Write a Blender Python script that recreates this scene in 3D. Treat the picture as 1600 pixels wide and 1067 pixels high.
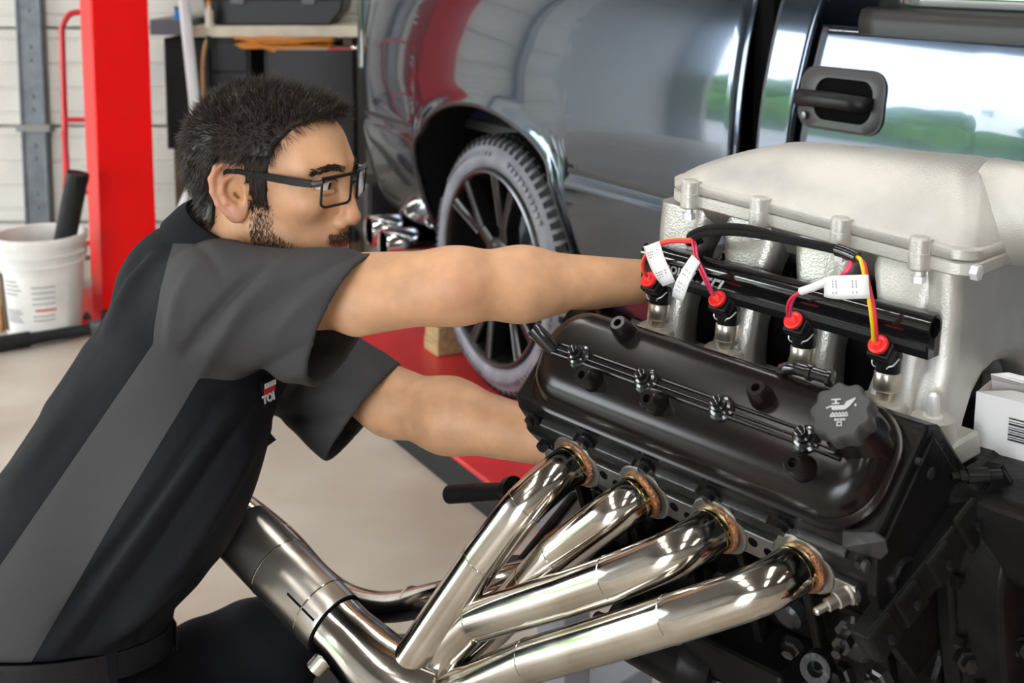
import bpy, math, random
import numpy as np
from mathutils import Matrix, Vector

for _o in list(bpy.data.objects):
    bpy.data.objects.remove(_o, do_unlink=True)
SC = bpy.context.scene
COL = SC.collection
rnd = random.Random(7)

# ------------------------------------------------------------------ camera
FPX, PPX, PPY, CAMH = 1900.0, 800.0, 158.0, 1.35
PITCH = math.atan(223.0 / FPX)
cam_data = bpy.data.cameras.new('camera')
cam = bpy.data.objects.new('camera', cam_data)
COL.objects.link(cam)
cam.location = (0, 0, CAMH)
cam.rotation_euler = (math.pi / 2 - PITCH, 0, 0)
cam_data.sensor_fit = 'HORIZONTAL'
cam_data.sensor_width = 36.0
cam_data.lens = FPX / 1600 * 36
cam_data.shift_y = -(533.5 - PPY) / 1600
cam_data.clip_start = 0.05
cam_data.clip_end = 300
cam_data.dof.use_dof = True
cam_data.dof.focus_distance = 1.50
cam_data.dof.aperture_fstop = 6.3
SC.camera = cam

# ------------------------------------------------------------------ sky, light, exposure
world = bpy.data.worlds.new('overcast_sky')
SC.world = world
world.use_nodes = True
_nt = world.node_tree
_bg = _nt.nodes['Background']
_bg.inputs['Color'].default_value = (0.90, 0.95, 1.0, 1)
_bg.inputs['Strength'].default_value = 12.0
SC.view_settings.view_transform = 'Standard'
SC.view_settings.look = 'None'
SC.view_settings.gamma = 1.0
SC.view_settings.use_curve_mapping = False
SC.view_settings.exposure = 0.22
# overcast sun coming through the open bays on the left
sun_d = bpy.data.lights.new('hazy_sun', 'SUN')
sun_d.energy = 0.8
sun_d.angle = math.radians(25)
sun_d.color = (1.0, 0.96, 0.9)
sun = bpy.data.objects.new('hazy_sun', sun_d)
COL.objects.link(sun)
sun.rotation_euler = (math.radians(52), 0, math.radians(-38))

# ------------------------------------------------------------------ helpers
CR = np.array([1.0, 0, 0])
CF = np.array([0, math.cos(PITCH), -math.sin(PITCH)])
CU = np.array([0, math.sin(PITCH), math.cos(PITCH)])
CC = np.array([0, 0, CAMH])


def at(x, y, d):
    """world point seen at photo position x, y at distance d along the view axis"""
    return CC + (CF + CR * (x - PPX) / FPX - CU * (y - PPY) / FPX) * d


def nrm(v):
    v = np.asarray(v, float)
    return v / max(np.linalg.norm(v), 1e-12)


def frame_from(axis, up=(0, 0, 1)):
    z = nrm(axis)
    u = np.asarray(up, float)
    if abs(z @ nrm(u)) > 0.97:
        u = np.array([1.0, 0, 0]) if abs(z[0]) < 0.9 else np.array([0, 1.0, 0])
    x = nrm(np.cross(u, z))
    y = np.cross(z, x)
    return x, y, z


class MB:
    """collects shapes; build() links them as one mesh object"""

    def __init__(self, xf=None):
        self.v = []
        self.f = []
        self.xf = xf

    def add(self, verts, faces):
        n = len(self.v)
        for p in verts:
            p = self.xf(*p) if self.xf else p
            self.v.append((float(p[0]), float(p[1]), float(p[2])))
        for f in faces:
            self.f.append(tuple(i + n for i in f))
        return self

    def box(self, lo, hi):
        x0, y0, z0 = lo
        x1, y1, z1 = hi
        return self.add([(x0, y0, z0), (x1, y0, z0), (x1, y1, z0), (x0, y1, z0), (x0, y0, z1), (x1, y0, z1), (x1, y1, z1), (x0, y1, z1)],
                        [(0, 3, 2, 1), (4, 5, 6, 7), (0, 1, 5, 4), (1, 2, 6, 5), (2, 3, 7, 6), (3, 0, 4, 7)])

    def obox(self, c, ax, ay, az):
        """box given by its centre and three half axes"""
        c, ax, ay, az = (np.asarray(q, float) for q in (c, ax, ay, az))
        vs = [c + sx * ax + sy * ay + sz * az for sz in (-1, 1) for sx, sy in ((-1, -1), (1, -1), (1, 1), (-1, 1))]
        return self.add(vs, [(0, 3, 2, 1), (4, 5, 6, 7), (0, 1, 5, 4), (1, 2, 6, 5), (2, 3, 7, 6), (3, 0, 4, 7)])

    def rings(self, rings, closed=True, cap0=True, cap1=True):
        n = len(rings[0])
        vs = [p for r in rings for p in r]
        fs = []
        m = n if closed else n - 1
        for k in range(len(rings) - 1):
            for i in range(m):
                j = (i + 1) % n
                fs.append((k * n + i, k * n + j, (k + 1) * n + j, (k + 1) * n + i))
        if cap0:
            fs.append(tuple(range(n))[::-1])
        if cap1:
            fs.append(tuple((len(rings) - 1) * n + i for i in range(n)))
        return self.add(vs, fs)

    def tube(self, path, r, n=12, cap=True, closed=False):
        path = [np.asarray(p, float) for p in path]
        m = len(path)
        rs = r if hasattr(r, '__len__') else [r] * m
        tans = []
        for i in range(m):
            if closed:
                t = path[(i + 1) % m] - path[i - 1]
            else:
                t = path[min(i + 1, m - 1)] - path[max(i - 1, 0)]
            tans.append(nrm(t))
        x, y, z = frame_from(tans[0])
        rings = []
        for i in range(m):
            t = tans[i]
            x = nrm(x - (x @ t) * t)
            y = np.cross(t, x)
            rings.append([path[i] + rs[i] * (math.cos(a) * x + math.sin(a) * y) for a in (2 * math.pi * k / n for k in range(n))])
        if closed:
            rings.append(rings[0])
            return self.rings(rings, cap0=False, cap1=False)
        return self.rings(rings, cap0=cap, cap1=cap)

    def lathe(self, prof, c, axis, n=24, up=(0, 0, 1), cap=True):
        """prof: list of (height along axis, radius)"""
        x, y, z = frame_from(axis, up)
        c = np.asarray(c, float)
        rings = [[c + h * z + max(r, 1e-5) * (math.cos(a) * x + math.sin(a) * y) for a in (2 * math.pi * k / n for k in range(n))] for h, r in prof]
        return self.rings(rings, cap0=cap, cap1=cap)

    def prism(self, outline, o, ax, ay, az, h0, h1):
        o, ax, ay, az = (np.asarray(q, float) for q in (o, ax, ay, az))
        r0 = [o + a * ax + b * ay + h0 * az for a, b in outline]
        r1 = [o + a * ax + b * ay + h1 * az for a, b in outline]
        return self.rings([r0, r1])

    def sheet(self, grid):
        """grid[i][j] of points as an open surface"""
        n = len(grid[0])
        vs = [p for r in grid for p in r]
        fs = [(i * n + j, i * n + j + 1, (i + 1) * n + j + 1, (i + 1) * n + j) for i in range(len(grid) - 1) for j in range(n - 1)]
        return self.add(vs, fs)

    def build(self, name, mat, parent=None, smooth=35, bevel=0, solid=0, sub=0, loc=None, seg=2):
        me = bpy.data.meshes.new(name)
        me.from_pydata(self.v, [], self.f)
        return link_mesh(name, me, mat, parent, smooth, bevel, solid, sub, loc, seg)


def fix_normals(me):
    import bmesh
    bm = bmesh.new()
    bm.from_mesh(me)
    bmesh.ops.recalc_face_normals(bm, faces=bm.faces)
    bm.to_mesh(me)
    bm.free()


def link_mesh(name, me, mat, parent=None, smooth=35, bevel=0, solid=0, sub=0, loc=None, seg=2, fix=True):
    if fix:
        fix_normals(me)
    if smooth:
        me.shade_smooth()
        if smooth < 180:
            me.set_sharp_from_angle(angle=math.radians(smooth))
    me.materials.append(MAT[mat] if isinstance(mat, str) else mat)
    o = bpy.data.objects.new(name, me)
    COL.objects.link(o)
    if parent is not None:
        o.parent = parent
    if loc is not None:
        o.location = loc
    if solid:
        m = o.modifiers.new('thickness', 'SOLIDIFY')
        m.thickness = solid
        m.offset = -1
    if bevel:
        m = o.modifiers.new('bevel', 'BEVEL')
        m.width = bevel
        m.segments = seg
        m.limit_method = 'ANGLE'
        m.angle_limit = math.radians(40)
    if sub:
        m = o.modifiers.new('subdivision', 'SUBSURF')
        m.levels = sub
        m.render_levels = sub
    return o


def tag(o, label=None, cat=None, group=None, kind=None):
    if label:
        o['label'] = label
    if cat:
        o['category'] = cat
    if group:
        o['group'] = group
    if kind:
        o['kind'] = kind
    return o


def empty(name, loc=(0, 0, 0), rot=None, matrix=None):
    o = bpy.data.objects.new(name, None)
    COL.objects.link(o)
    o.empty_display_size = 0.1
    if matrix is not None:
        o.matrix_world = matrix
    else:
        o.location = loc
        if rot:
            o.rotation_euler = rot
    return o


def share(src, name, parent, loc=None):
    """a further piece with the same mesh data"""
    o = src.copy()
    o.name = name
    COL.objects.link(o)
    o.parent = parent
    if loc is not None:
        o.location = loc
    return o


def smooth_path(pts, per=8, closed=False):
    """Catmull-Rom through the points"""
    P = [np.asarray(p, float) for p in pts]
    n = len(P)
    out = []
    segs = n if closed else n - 1
    for i in range(segs):
        if closed:
            p0, p1, p2, p3 = P[i - 1], P[i], P[(i + 1) % n], P[(i + 2) % n]
        else:
            p0, p1, p2, p3 = P[max(i - 1, 0)], P[i], P[i + 1], P[min(i + 2, n - 1)]
        for k in range(per):
            t = k / per
            out.append(0.5 * ((2 * p1) + (-p0 + p2) * t + (2 * p0 - 5 * p1 + 4 * p2 - p3) * t * t + (-p0 + 3 * p1 - 3 * p2 + p3) * t ** 3))
    if not closed:
        out.append(P[-1])
    return out


def bent_path(pts, rad, per=8):
    """straight runs joined by round bends of the given radius (mandrel-bent tube)"""
    P = [np.asarray(p, float) for p in pts]
    out = [P[0]]
    for i in range(1, len(P) - 1):
        a, b, c = P[i - 1], P[i], P[i + 1]
        d0, d1 = nrm(a - b), nrm(c - b)
        ang = math.acos(max(-1, min(1, d0 @ d1)))
        cut = min(rad / math.tan(ang / 2), 0.48 * np.linalg.norm(a - b), 0.48 * np.linalg.norm(c - b))
        s, e = b + d0 * cut, b + d1 * cut
        for k in range(per + 1):
            t = k / per
            out.append((1 - t) ** 2 * s + 2 * t * (1 - t) * b + t * t * e)
    out.append(P[-1])
    return out


def rrect(x0, x1, y0, y1, r, n=6):
    r = min(r, (x1 - x0) / 2 - 1e-5, (y1 - y0) / 2 - 1e-5)
    out = []
    for cx, cy, a0 in ((x1 - r, y1 - r, 0), (x0 + r, y1 - r, 90), (x0 + r, y0 + r, 180), (x1 - r, y0 + r, 270)):
        for k in range(n + 1):
            a = math.radians(a0 + 90 * k / n)
            out.append((cx + r * math.cos(a), cy + r * math.sin(a)))
    return out


def circ(cx, cy, r, n=24):
    return [(cx + r * math.cos(2 * math.pi * k / n), cy + r * math.sin(2 * math.pi * k / n)) for k in range(n)]


def text_mesh(txt, size, shear=0.0, bold=0.0, depth=0.0):
    cu = bpy.data.curves.new('lettering', 'FONT')
    cu.body = txt
    cu.size = size
    cu.shear = shear
    cu.offset = bold
    cu.extrude = depth
    cu.align_x = 'CENTER'
    cu.align_y = 'CENTER'
    ob = bpy.data.objects.new('lettering', cu)
    COL.objects.link(ob)
    dg = bpy.context.evaluated_depsgraph_get()
    me = bpy.data.meshes.new_from_object(ob.evaluated_get(dg))
    bpy.data.objects.remove(ob, do_unlink=True)
    return me


def place_text(name, txt, size, o, ax, ay, mat, parent, **kw):
    me = text_mesh(txt, size, **kw)
    ax, ay = nrm(ax), nrm(ay)
    az = np.cross(ax, ay)
    M = Matrix([[ax[0], ay[0], az[0], o[0]], [ax[1], ay[1], az[1], o[1]], [ax[2], ay[2], az[2], o[2]], [0, 0, 0, 1]])
    me.transform(M)
    return link_mesh(name, me, mat, parent, smooth=0, fix=False)


# ---- signed distance modelling: smooth blends turned into one skin by surface nets
def sd_ell(P, c, r, R=None):
    d = P - np.asarray(c, np.float32)
    if R is not None:
        d = d @ np.asarray(R, np.float32)
    r = np.asarray(r, np.float32)
    k0 = np.sqrt(((d / r) ** 2).sum(-1))
    k1 = np.sqrt(((d / (r * r)) ** 2).sum(-1)) + 1e-6
    return k0 * (k0 - 1) / k1


def sd_cone(P, a, b, ra, rb):
    a = np.asarray(a, np.float32)
    b = np.asarray(b, np.float32)
    ba = b - a
    t = np.clip(((P - a) @ ba) / (ba @ ba), 0, 1)
    d = np.sqrt(((P - a - t[..., None] * ba) ** 2).sum(-1))
    return d - (ra + (rb - ra) * t)


def smin(a, b, k):
    h = np.clip(0.5 + 0.5 * (b - a) / k, 0, 1)
    return b + (a - b) * h - k * h * (1 - h)


def smax(a, b, k):
    return -smin(-a, -b, k)


def surface_net(fn, lo, hi, res, xf=None):
    lo = np.asarray(lo, np.float32)
    hi = np.asarray(hi, np.float32)
    n = np.maximum(((hi - lo) / res).astype(int) + 1, 4)
    ax = [lo[i] + res * np.arange(n[i], dtype=np.float32) for i in range(3)]
    V = np.ones(n, np.float32)
    BS = 12
    nb = [(int(n[i]) + BS - 1) // BS for i in range(3)]
    cen = np.stack(np.meshgrid(*[lo[i] + res * (BS * np.arange(nb[i], dtype=np.float32) + (BS - 1) / 2) for i in range(3)], indexing='ij'), -1).reshape(-1, 3)
    dc_ = np.concatenate([fn(cen[i:i + 200000]) for i in range(0, len(cen), 200000)]).reshape(nb)
    lim = res * BS * 1.75
    off = np.stack(np.meshgrid(*[np.arange(BS)] * 3, indexing='ij'), -1)
    near = np.argwhere(np.abs(dc_) < lim)
    for I in np.argwhere(dc_ <= -lim):
        a_ = I * BS
        V[a_[0]:a_[0] + BS, a_[1]:a_[1] + BS, a_[2]:a_[2] + BS] = -1
    CH = 600
    for i in range(0, len(near), CH):
        blk = near[i:i + CH]
        ij = blk[:, None, None, None, :] * BS + off
        G = (lo + res * ij).astype(np.float32)
        vals = fn(G.reshape(-1, 3)).reshape(G.shape[:-1])
        for q, I in enumerate(blk):
            a_ = I * BS
            e_ = np.minimum(a_ + BS, n)
            d_ = e_ - a_
            V[a_[0]:e_[0], a_[1]:e_[1], a_[2]:e_[2]] = vals[q, :d_[0], :d_[1], :d_[2]]
    ins = V < 0
    cnt = np.zeros(n - 1, np.int8)
    for dx in (0, 1):
        for dy in (0, 1):
            for dz in (0, 1):
                cnt += ins[dx:n[0] - 1 + dx, dy:n[1] - 1 + dy, dz:n[2] - 1 + dz]
    act = (cnt > 0) & (cnt < 8)
    idx = np.full(n - 1, -1, np.int32)
    cells = np.argwhere(act)
    idx[act] = np.arange(len(cells))
    acc = np.zeros((len(cells), 3))
    num = np.zeros(len(cells))
    cor = [(0, 0, 0), (1, 0, 0), (0, 1, 0), (1, 1, 0), (0, 0, 1), (1, 0, 1), (0, 1, 1), (1, 1, 1)]
    cv = [V[cells[:, 0] + c[0], cells[:, 1] + c[1], cells[:, 2] + c[2]] for c in cor]
    for i in range(8):
        for j in range(i + 1, 8):
            ci, cj = np.array(cor[i]), np.array(cor[j])
            if np.abs(ci - cj).sum() != 1:
                continue
            m = (cv[i] < 0) != (cv[j] < 0)
            t = cv[i][m] / (cv[i][m] - cv[j][m])
            acc[m] += ci + t[:, None] * (cj - ci)
            num[m] += 1
    P = lo + res * (cells + acc / num[:, None])
    faces = []
    for a in range(3):
        b, c = (a + 1) % 3, (a + 2) % 3
        s0 = [slice(None)] * 3
        s1 = [slice(None)] * 3
        s0[a] = slice(0, -1)
        s1[a] = slice(1, None)
        ch = ins[tuple(s0)] != ins[tuple(s1)]
        E = np.argwhere(ch)
        E = E[(E[:, b] > 0) & (E[:, c] > 0) & (E[:, b] < n[b] - 1) & (E[:, c] < n[c] - 1)]
        flip = ins[E[:, 0], E[:, 1], E[:, 2]]
        q = []
        for db, dc in ((-1, -1), (0, -1), (0, 0), (-1, 0)):
            e = E.copy()
            e[:, b] += db
            e[:, c] += dc
            q.append(idx[e[:, 0], e[:, 1], e[:, 2]])
        q = np.stack(q, 1)
        q[~flip] = q[~flip][:, ::-1]
        faces.append(q)
    F_ = np.concatenate(faces)
    F_ = F_[(F_ >= 0).all(1)]
    if xf is not None:
        P = xf(P)
    return P, F_


def net_object(name, P, F_, mat, parent=None, attrs=None, flip=False):
    me = bpy.data.meshes.new(name)
    if flip:
        F_ = F_[:, ::-1]
    me.vertices.add(len(P))
    me.vertices.foreach_set('co', np.ascontiguousarray(P, np.float32).ravel())
    me.loops.add(F_.size)
    me.loops.foreach_set('vertex_index', np.ascontiguousarray(F_, np.int32).ravel())
    me.polygons.add(len(F_))
    me.polygons.foreach_set('loop_start', np.arange(0, F_.size, 4, dtype=np.int32))
    me.polygons.foreach_set('loop_total', np.full(len(F_), 4, np.int32))
    me.update(calc_edges=True)
    for k, a in (attrs or {}).items():
        at_ = me.attributes.new(k, 'FLOAT', 'POINT')
        at_.data.foreach_set('value', np.ascontiguousarray(a, np.float32))
    return link_mesh(name, me, mat, parent, smooth=180, fix=False)


# ------------------------------------------------------------------ materials
MAT = {}


def node(nt, kind, **kw):
    n = nt.nodes.new(kind)
    for k, v in kw.items():
        setattr(n, k, v)
    return n


def material(name, col, rough=0.5, metal=0.0, var=0.0, vscale=8.0, bump=0.0, bscale=60.0, coat=0.0, emit=0.0, trans=0.0,
             ior=1.5, rvar=0.0, aniso=None, sheen=0.0, sss=0.0, spec=0.5, col2=None, stretch=None, detail=4.0):
    m = bpy.data.materials.new(name)
    m.use_nodes = True
    nt = m.node_tree
    b = nt.nodes['Principled BSDF']
    b.inputs['Base Color'].default_value = (*col, 1)
    b.inputs['Roughness'].default_value = rough
    b.inputs['Metallic'].default_value = metal
    b.inputs['IOR'].default_value = ior
    b.inputs['Specular IOR Level'].default_value = spec
    b.inputs['Coat Weight'].default_value = coat
    b.inputs['Coat Roughness'].default_value = 0.03
    b.inputs['Transmission Weight'].default_value = trans
    if sheen:
        b.inputs['Sheen Weight'].default_value = sheen
        b.inputs['Sheen Roughness'].default_value = 0.5
    if sss:
        b.inputs['Subsurface Weight'].default_value = sss
        b.inputs['Subsurface Radius'].default_value = (0.012, 0.005, 0.003)
        b.inputs['Subsurface Scale'].default_value = 0.6
    if emit:
        b.inputs['Emission Color'].default_value = (*col, 1)
        b.inputs['Emission Strength'].default_value = emit
    tc = node(nt, 'ShaderNodeTexCoord')
    src = tc.outputs['Object']
    if stretch:
        mp = node(nt, 'ShaderNodeMapping')
        mp.inputs['Scale'].default_value = stretch
        nt.links.new(src, mp.inputs['Vector'])
        src = mp.outputs['Vector']
    if var or col2:
        nz = node(nt, 'ShaderNodeTexNoise')
        nz.inputs['Scale'].default_value = vscale
        nz.inputs['Detail'].default_value = detail
        nt.links.new(src, nz.inputs['Vector'])
        rp = node(nt, 'ShaderNodeValToRGB')
        c2 = col2 if col2 else tuple(max(0, c * (1 - var)) for c in col)
        c1 = col if col2 else tuple(min(1, c * (1 + var * 0.6)) for c in col)
        rp.color_ramp.elements[0].position = 0.35
        rp.color_ramp.elements[1].position = 0.68
        rp.color_ramp.elements[0].color = (*c2, 1)
        rp.color_ramp.elements[1].color = (*c1, 1)
        nt.links.new(nz.outputs['Fac'], rp.inputs['Fac'])
        nt.links.new(rp.outputs['Color'], b.inputs['Base Color'])
        if rvar:
            mr = node(nt, 'ShaderNodeMapRange')
            mr.inputs['To Min'].default_value = max(0.02, rough - rvar)
            mr.inputs['To Max'].default_value = min(1, rough + rvar)
            nt.links.new(nz.outputs['Fac'], mr.inputs['Value'])
            nt.links.new(mr.outputs['Result'], b.inputs['Roughness'])
    if bump:
        n2 = node(nt, 'ShaderNodeTexNoise')
        n2.inputs['Scale'].default_value = bscale
        n2.inputs['Detail'].default_value = 3
        nt.links.new(src, n2.inputs['Vector'])
        bp = node(nt, 'ShaderNodeBump')
        bp.inputs['Strength'].default_value = bump
        bp.inputs['Distance'].default_value = 0.01
        nt.links.new(n2.outputs['Fac'], bp.inputs['Height'])
        nt.links.new(bp.outputs['Normal'], b.inputs['Normal'])
    MAT[name] = m
    return m


material('concrete', (0.62, 0.565, 0.48), 0.42, col2=(0.44, 0.365, 0.295), vscale=2.0, bump=0.05, bscale=25, rvar=0.12, detail=7)
material('asphalt', (0.42, 0.41, 0.4), 0.9, var=0.2, vscale=1.0)
material('leaf_green', (0.10, 0.22, 0.05), 0.8, var=0.6, vscale=1.5)
material('bark', (0.12, 0.08, 0.05), 0.9)
material('door_cream', (0.60, 0.585, 0.53), 0.55, var=0.08, vscale=3)
material('door_seam', (0.22, 0.22, 0.21), 0.7)
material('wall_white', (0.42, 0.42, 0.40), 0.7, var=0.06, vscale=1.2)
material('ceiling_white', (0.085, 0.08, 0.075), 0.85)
material('galvanised', (0.14, 0.155, 0.17), 0.45, metal=0.5, var=0.2, vscale=20)
material('lift_red', (0.82, 0.002, 0.003), 0.40, coat=0.08, var=0.08, vscale=3, spec=0.3)
material('runway_red', (0.62, 0.03, 0.035), 0.38, var=0.25, vscale=4)
material('frame_red', (0.55, 0.01, 0.015), 0.35)
material('white_plastic', (0.74, 0.73, 0.69), 0.42, var=0.12, vscale=9)
material('paper_white', (0.80, 0.80, 0.80), 0.6)
material('print_grey', (0.30, 0.30, 0.31), 0.7)
material('print_black', (0.02, 0.02, 0.022), 0.6)
material('print_red', (0.6, 0.03, 0.04), 0.6)
material('cardboard', (0.42, 0.23, 0.10), 0.8, var=0.2, vscale=10)
material('timber', (0.42, 0.30, 0.14), 0.75, var=0.3, vscale=12, stretch=(1, 6, 6))
material('board_pale', (0.55, 0.50, 0.40), 0.65, var=0.15, vscale=8)
material('dark_cabinet', (0.016, 0.0175, 0.020), 0.5, var=0.3, vscale=5, spec=0.25)
material('grey_blue', (0.14, 0.15, 0.17), 0.5)
material('rubber_black', (0.012, 0.012, 0.013), 0.6, var=0.3, vscale=10, spec=0.25)
material('black_plastic', (0.007, 0.007, 0.008), 0.38, spec=0.25)
material('black_gloss', (0.010, 0.010, 0.011), 0.16, coat=0.4)
material('cable_orange', (0.55, 0.20, 0.02), 0.5)
material('cable_blue', (0.02, 0.25, 0.7), 0.5)
material('pipe_white', (0.62, 0.64, 0.65), 0.35)
material('chrome', (0.80, 0.80, 0.80), 0.06, metal=1.0)
material('paint_truck', (0.050, 0.068, 0.095), 0.14, metal=0.8, coat=1.0)
material('tyre_rubber', (0.012, 0.012, 0.013), 0.6, bump=0.1, bscale=80, spec=0.2)
material('tyre_wall', (0.20, 0.205, 0.235), 0.5, var=0.25, vscale=14, bump=0.1, bscale=60)
material('wheel_black', (0.007, 0.007, 0.008), 0.28, coat=0.1, spec=0.35)
material('wheel_edge', (0.17, 0.175, 0.19), 0.3, metal=0.9)
material('glass_dark', (0.03, 0.04, 0.035), 0.03, coat=1.0, spec=0.8)
material('arch_liner', (0.004, 0.004, 0.004), 0.9, spec=0.05)
material('trim_black', (0.012, 0.012, 0.013), 0.45)
material('trim_grey', (0.042, 0.042, 0.044), 0.42)
material('aluminium_cast', (0.62, 0.605, 0.56), 0.44, metal=0.55, var=0.16, vscale=11, bump=0.14, bscale=420, rvar=0.08, detail=8)
material('aluminium_runner', (0.50, 0.49, 0.455), 0.36, metal=0.85, var=0.15, vscale=14, bump=0.14, bscale=360)
material('aluminium_bright', (0.86, 0.86, 0.86), 0.3, metal=0.4)
material('nickel', (0.74, 0.69, 0.60), 0.30, metal=0.9)
material('cover_black', (0.006, 0.0055, 0.0055), 0.21, col2=(0.011, 0.0065, 0.006), vscale=9, rvar=0.04, spec=0.30)
material('engine_black', (0.007, 0.0068, 0.0068), 0.36, var=0.4, vscale=12, bump=0.12, bscale=70, rvar=0.1, spec=0.16)
material('head_grey', (0.030, 0.031, 0.032), 0.32, metal=0.3, var=0.4, vscale=20, bump=0.1, bscale=90)
material('flange_steel', (0.34, 0.34, 0.34), 0.34, metal=0.9, var=0.2, vscale=30)
material('rail_black', (0.006, 0.006, 0.007), 0.13, coat=0.6)
material('seal_red', (0.85, 0.02, 0.015), 0.4)
material('wire_red', (0.75, 0.03, 0.06), 0.4)
material('wire_orange', (0.85, 0.12, 0.02), 0.4)
material('wire_yellow', (0.85, 0.55, 0.01), 0.4)
material('wire_magenta', (0.62, 0.04, 0.16), 0.4)
material('loom_black', (0.008, 0.008, 0.009), 0.5, bump=0.6, bscale=900, spec=0.25)
material('print_light', (0.45, 0.45, 0.45), 0.5)
material('stand_grey', (0.36, 0.37, 0.40), 0.4, metal=0.3)
material('bolt_dark', (0.014, 0.014, 0.015), 0.25, metal=0.4)


def steel_material(name, lo_r=0.08, hi_r=0.2):
    """polished stainless tube with drawn streaks; welds and heat tint are objects of their own"""
    m = material(name, (0.70, 0.67, 0.61), 0.13, metal=1.0)
    nt = m.node_tree
    b = nt.nodes['Principled BSDF']
    tc = node(nt, 'ShaderNodeTexCoord')
    n1 = node(nt, 'ShaderNodeTexNoise')
    n1.inputs['Scale'].default_value = 14
    n1.inputs['Detail'].default_value = 5
    nt.links.new(tc.outputs['Object'], n1.inputs['Vector'])
    rp = node(nt, 'ShaderNodeValToRGB')
    rp.color_ramp.elements[0].position = 0.3
    rp.color_ramp.elements[1].position = 0.7
    rp.color_ramp.elements[0].color = (0.50, 0.46, 0.40, 1)
    rp.color_ramp.elements[1].color = (0.72, 0.69, 0.64, 1)
    nt.links.new(n1.outputs['Fac'], rp.inputs['Fac'])
    nt.links.new(rp.outputs['Color'], b.inputs['Base Color'])
    mr = node(nt, 'ShaderNodeMapRange')
    mr.inputs['To Min'].default_value = lo_r
    mr.inputs['To Max'].default_value = hi_r
    nt.links.new(n1.outputs['Fac'], mr.inputs['Value'])
    nt.links.new(mr.outputs['Result'], b.inputs['Roughness'])
    return m


steel_material('stainless')
steel_material('stainless_brushed', 0.24, 0.36)
material('weld_copper', (0.55, 0.25, 0.12), 0.3, metal=1.0, col2=(0.30, 0.17, 0.12), vscale=60, bump=0.5, bscale=400)
material('heat_tint', (0.66, 0.50, 0.24), 0.16, metal=1.0, col2=(0.55, 0.40, 0.22), vscale=25)
# ------------------------------------------------------------------ the setting
YB = 5.4
mb = MB().box((-8.0, -6.0, -0.1), (7.0, YB + 0.4, 0.0))
tag(mb.build('floor', 'concrete', smooth=0), kind='structure')
mb = MB().box((-60, -60, -0.16), (60, 60, -0.11))
tag(mb.build('outside_pavement', 'asphalt', smooth=0), kind='structure')
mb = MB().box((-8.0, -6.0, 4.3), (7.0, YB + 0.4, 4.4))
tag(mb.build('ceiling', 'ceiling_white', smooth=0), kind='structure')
mb = MB().box((0.75, YB, 0), (7.0, YB + 0.15, 4.3)).box((-8.0, YB, 3.5), (0.75, YB + 0.15, 4.3)).box((-8.0, YB, 0), (-4.6, YB + 0.15, 3.5))
tag(mb.build('wall_back', 'wall_white', smooth=0), kind='structure')
mb = MB().box((6.8, -6.0, 0), (7.0, YB, 4.3))
tag(mb.build('wall_right', 'wall_white', smooth=0), kind='structure')
mb = MB().box((-8.0, -6.0, 3.4), (-7.8, YB, 4.3)).box((-8.0, 5.0, 0), (-7.8, YB, 3.4)).box((-8.0, -6.0, 0), (-7.8, 0.0, 3.4))
tag(mb.build('wall_left', 'wall_white', smooth=0), kind='structure')
mb = MB().box((-8.0, -6.15, 3.3), (7.0, -6.0, 4.3)).box((-8.0, -6.15, 0), (-5.5, -6.0, 3.3)).box((-1.8, -6.15, 0), (7.0, -6.0, 3.3))
tag(mb.build('wall_front', 'wall_white', smooth=0), kind='structure')

# sectional garage door in the back wall: each section a part, with pressed ribs
door = tag(empty('door_1', (0, YB, 0)), kind='structure')
SEC = 0.437
zj = 1.35 - (194 + 65) / FPX * (YB * 1.0068)      # height of one joint between sections
z0 = zj - 2 * SEC
prof = []
for k in range(5):
    b0 = k * SEC / 4
    prof += [(b0 + 0.006, -0.030), (b0 + SEC / 4 * 0.46, -0.030), (b0 + SEC / 4 * 0.50, -0.024), (b0 + SEC / 4 * 0.56, -0.024), (b0 + SEC / 4 * 0.60, -0.030)] if k < 4 else []
prof = [(0.004, 0.0)] + prof + [(SEC - 0.010, -0.030), (SEC - 0.006, -0.022), (SEC - 0.004, 0.0)]
me_src = None
for s in range(8):
    if me_src is None:
        mb = MB()
        mb.rings([[(x, y, z) for z, y in prof] for x in (-4.6, 0.75)])
        me_src = mb.build('door_section', 'door_cream', door, smooth=30, loc=(0, 0, z0))
    else:
        share(me_src, 'door_section', door, (0, 0, z0 + s * SEC))
MB().box((-4.6, 0.002, 0), (0.75, 0.03, 3.5)).build('seam_backing', 'door_seam', door, smooth=0)
sx = (56 - 800) / FPX * YB
for k, xx in enumerate((sx, sx - 1.75, sx + 1.75)):
    mb = MB().box((xx - 0.052, -0.075, 0.02), (xx + 0.052, -0.030, 3.4)).box((xx - 0.056, -0.083, 0.02), (xx - 0.043, -0.03, 3.4)).box((xx + 0.043, -0.083, 0.02), (xx + 0.056, -0.03, 3.4))
    st = mb.build('door_stile', 'galvanised', door, smooth=0, bevel=0.003)
    riv = None
    for j in range(26):
        zz = 0.25 + (j // 2) * (SEC / 2) + (j % 2) * 0.06
        if riv is None:
            riv = MB().lathe([(0, 0.010), (0.004, 0.009), (0.006, 0.004)], (0, 0, 0), (0, -1, 0), 10).build('rivet', 'galvanised', st, loc=(xx, -0.075, zz))
        else:
            share(riv, 'rivet', st, (xx, -0.075, zz))
    MB().box((xx - 0.075, -0.088, zj - 0.02), (xx + 0.075, -0.03, zj + 0.012)).build('hinge', 'door_seam', st, smooth=0, bevel=0.003)

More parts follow.
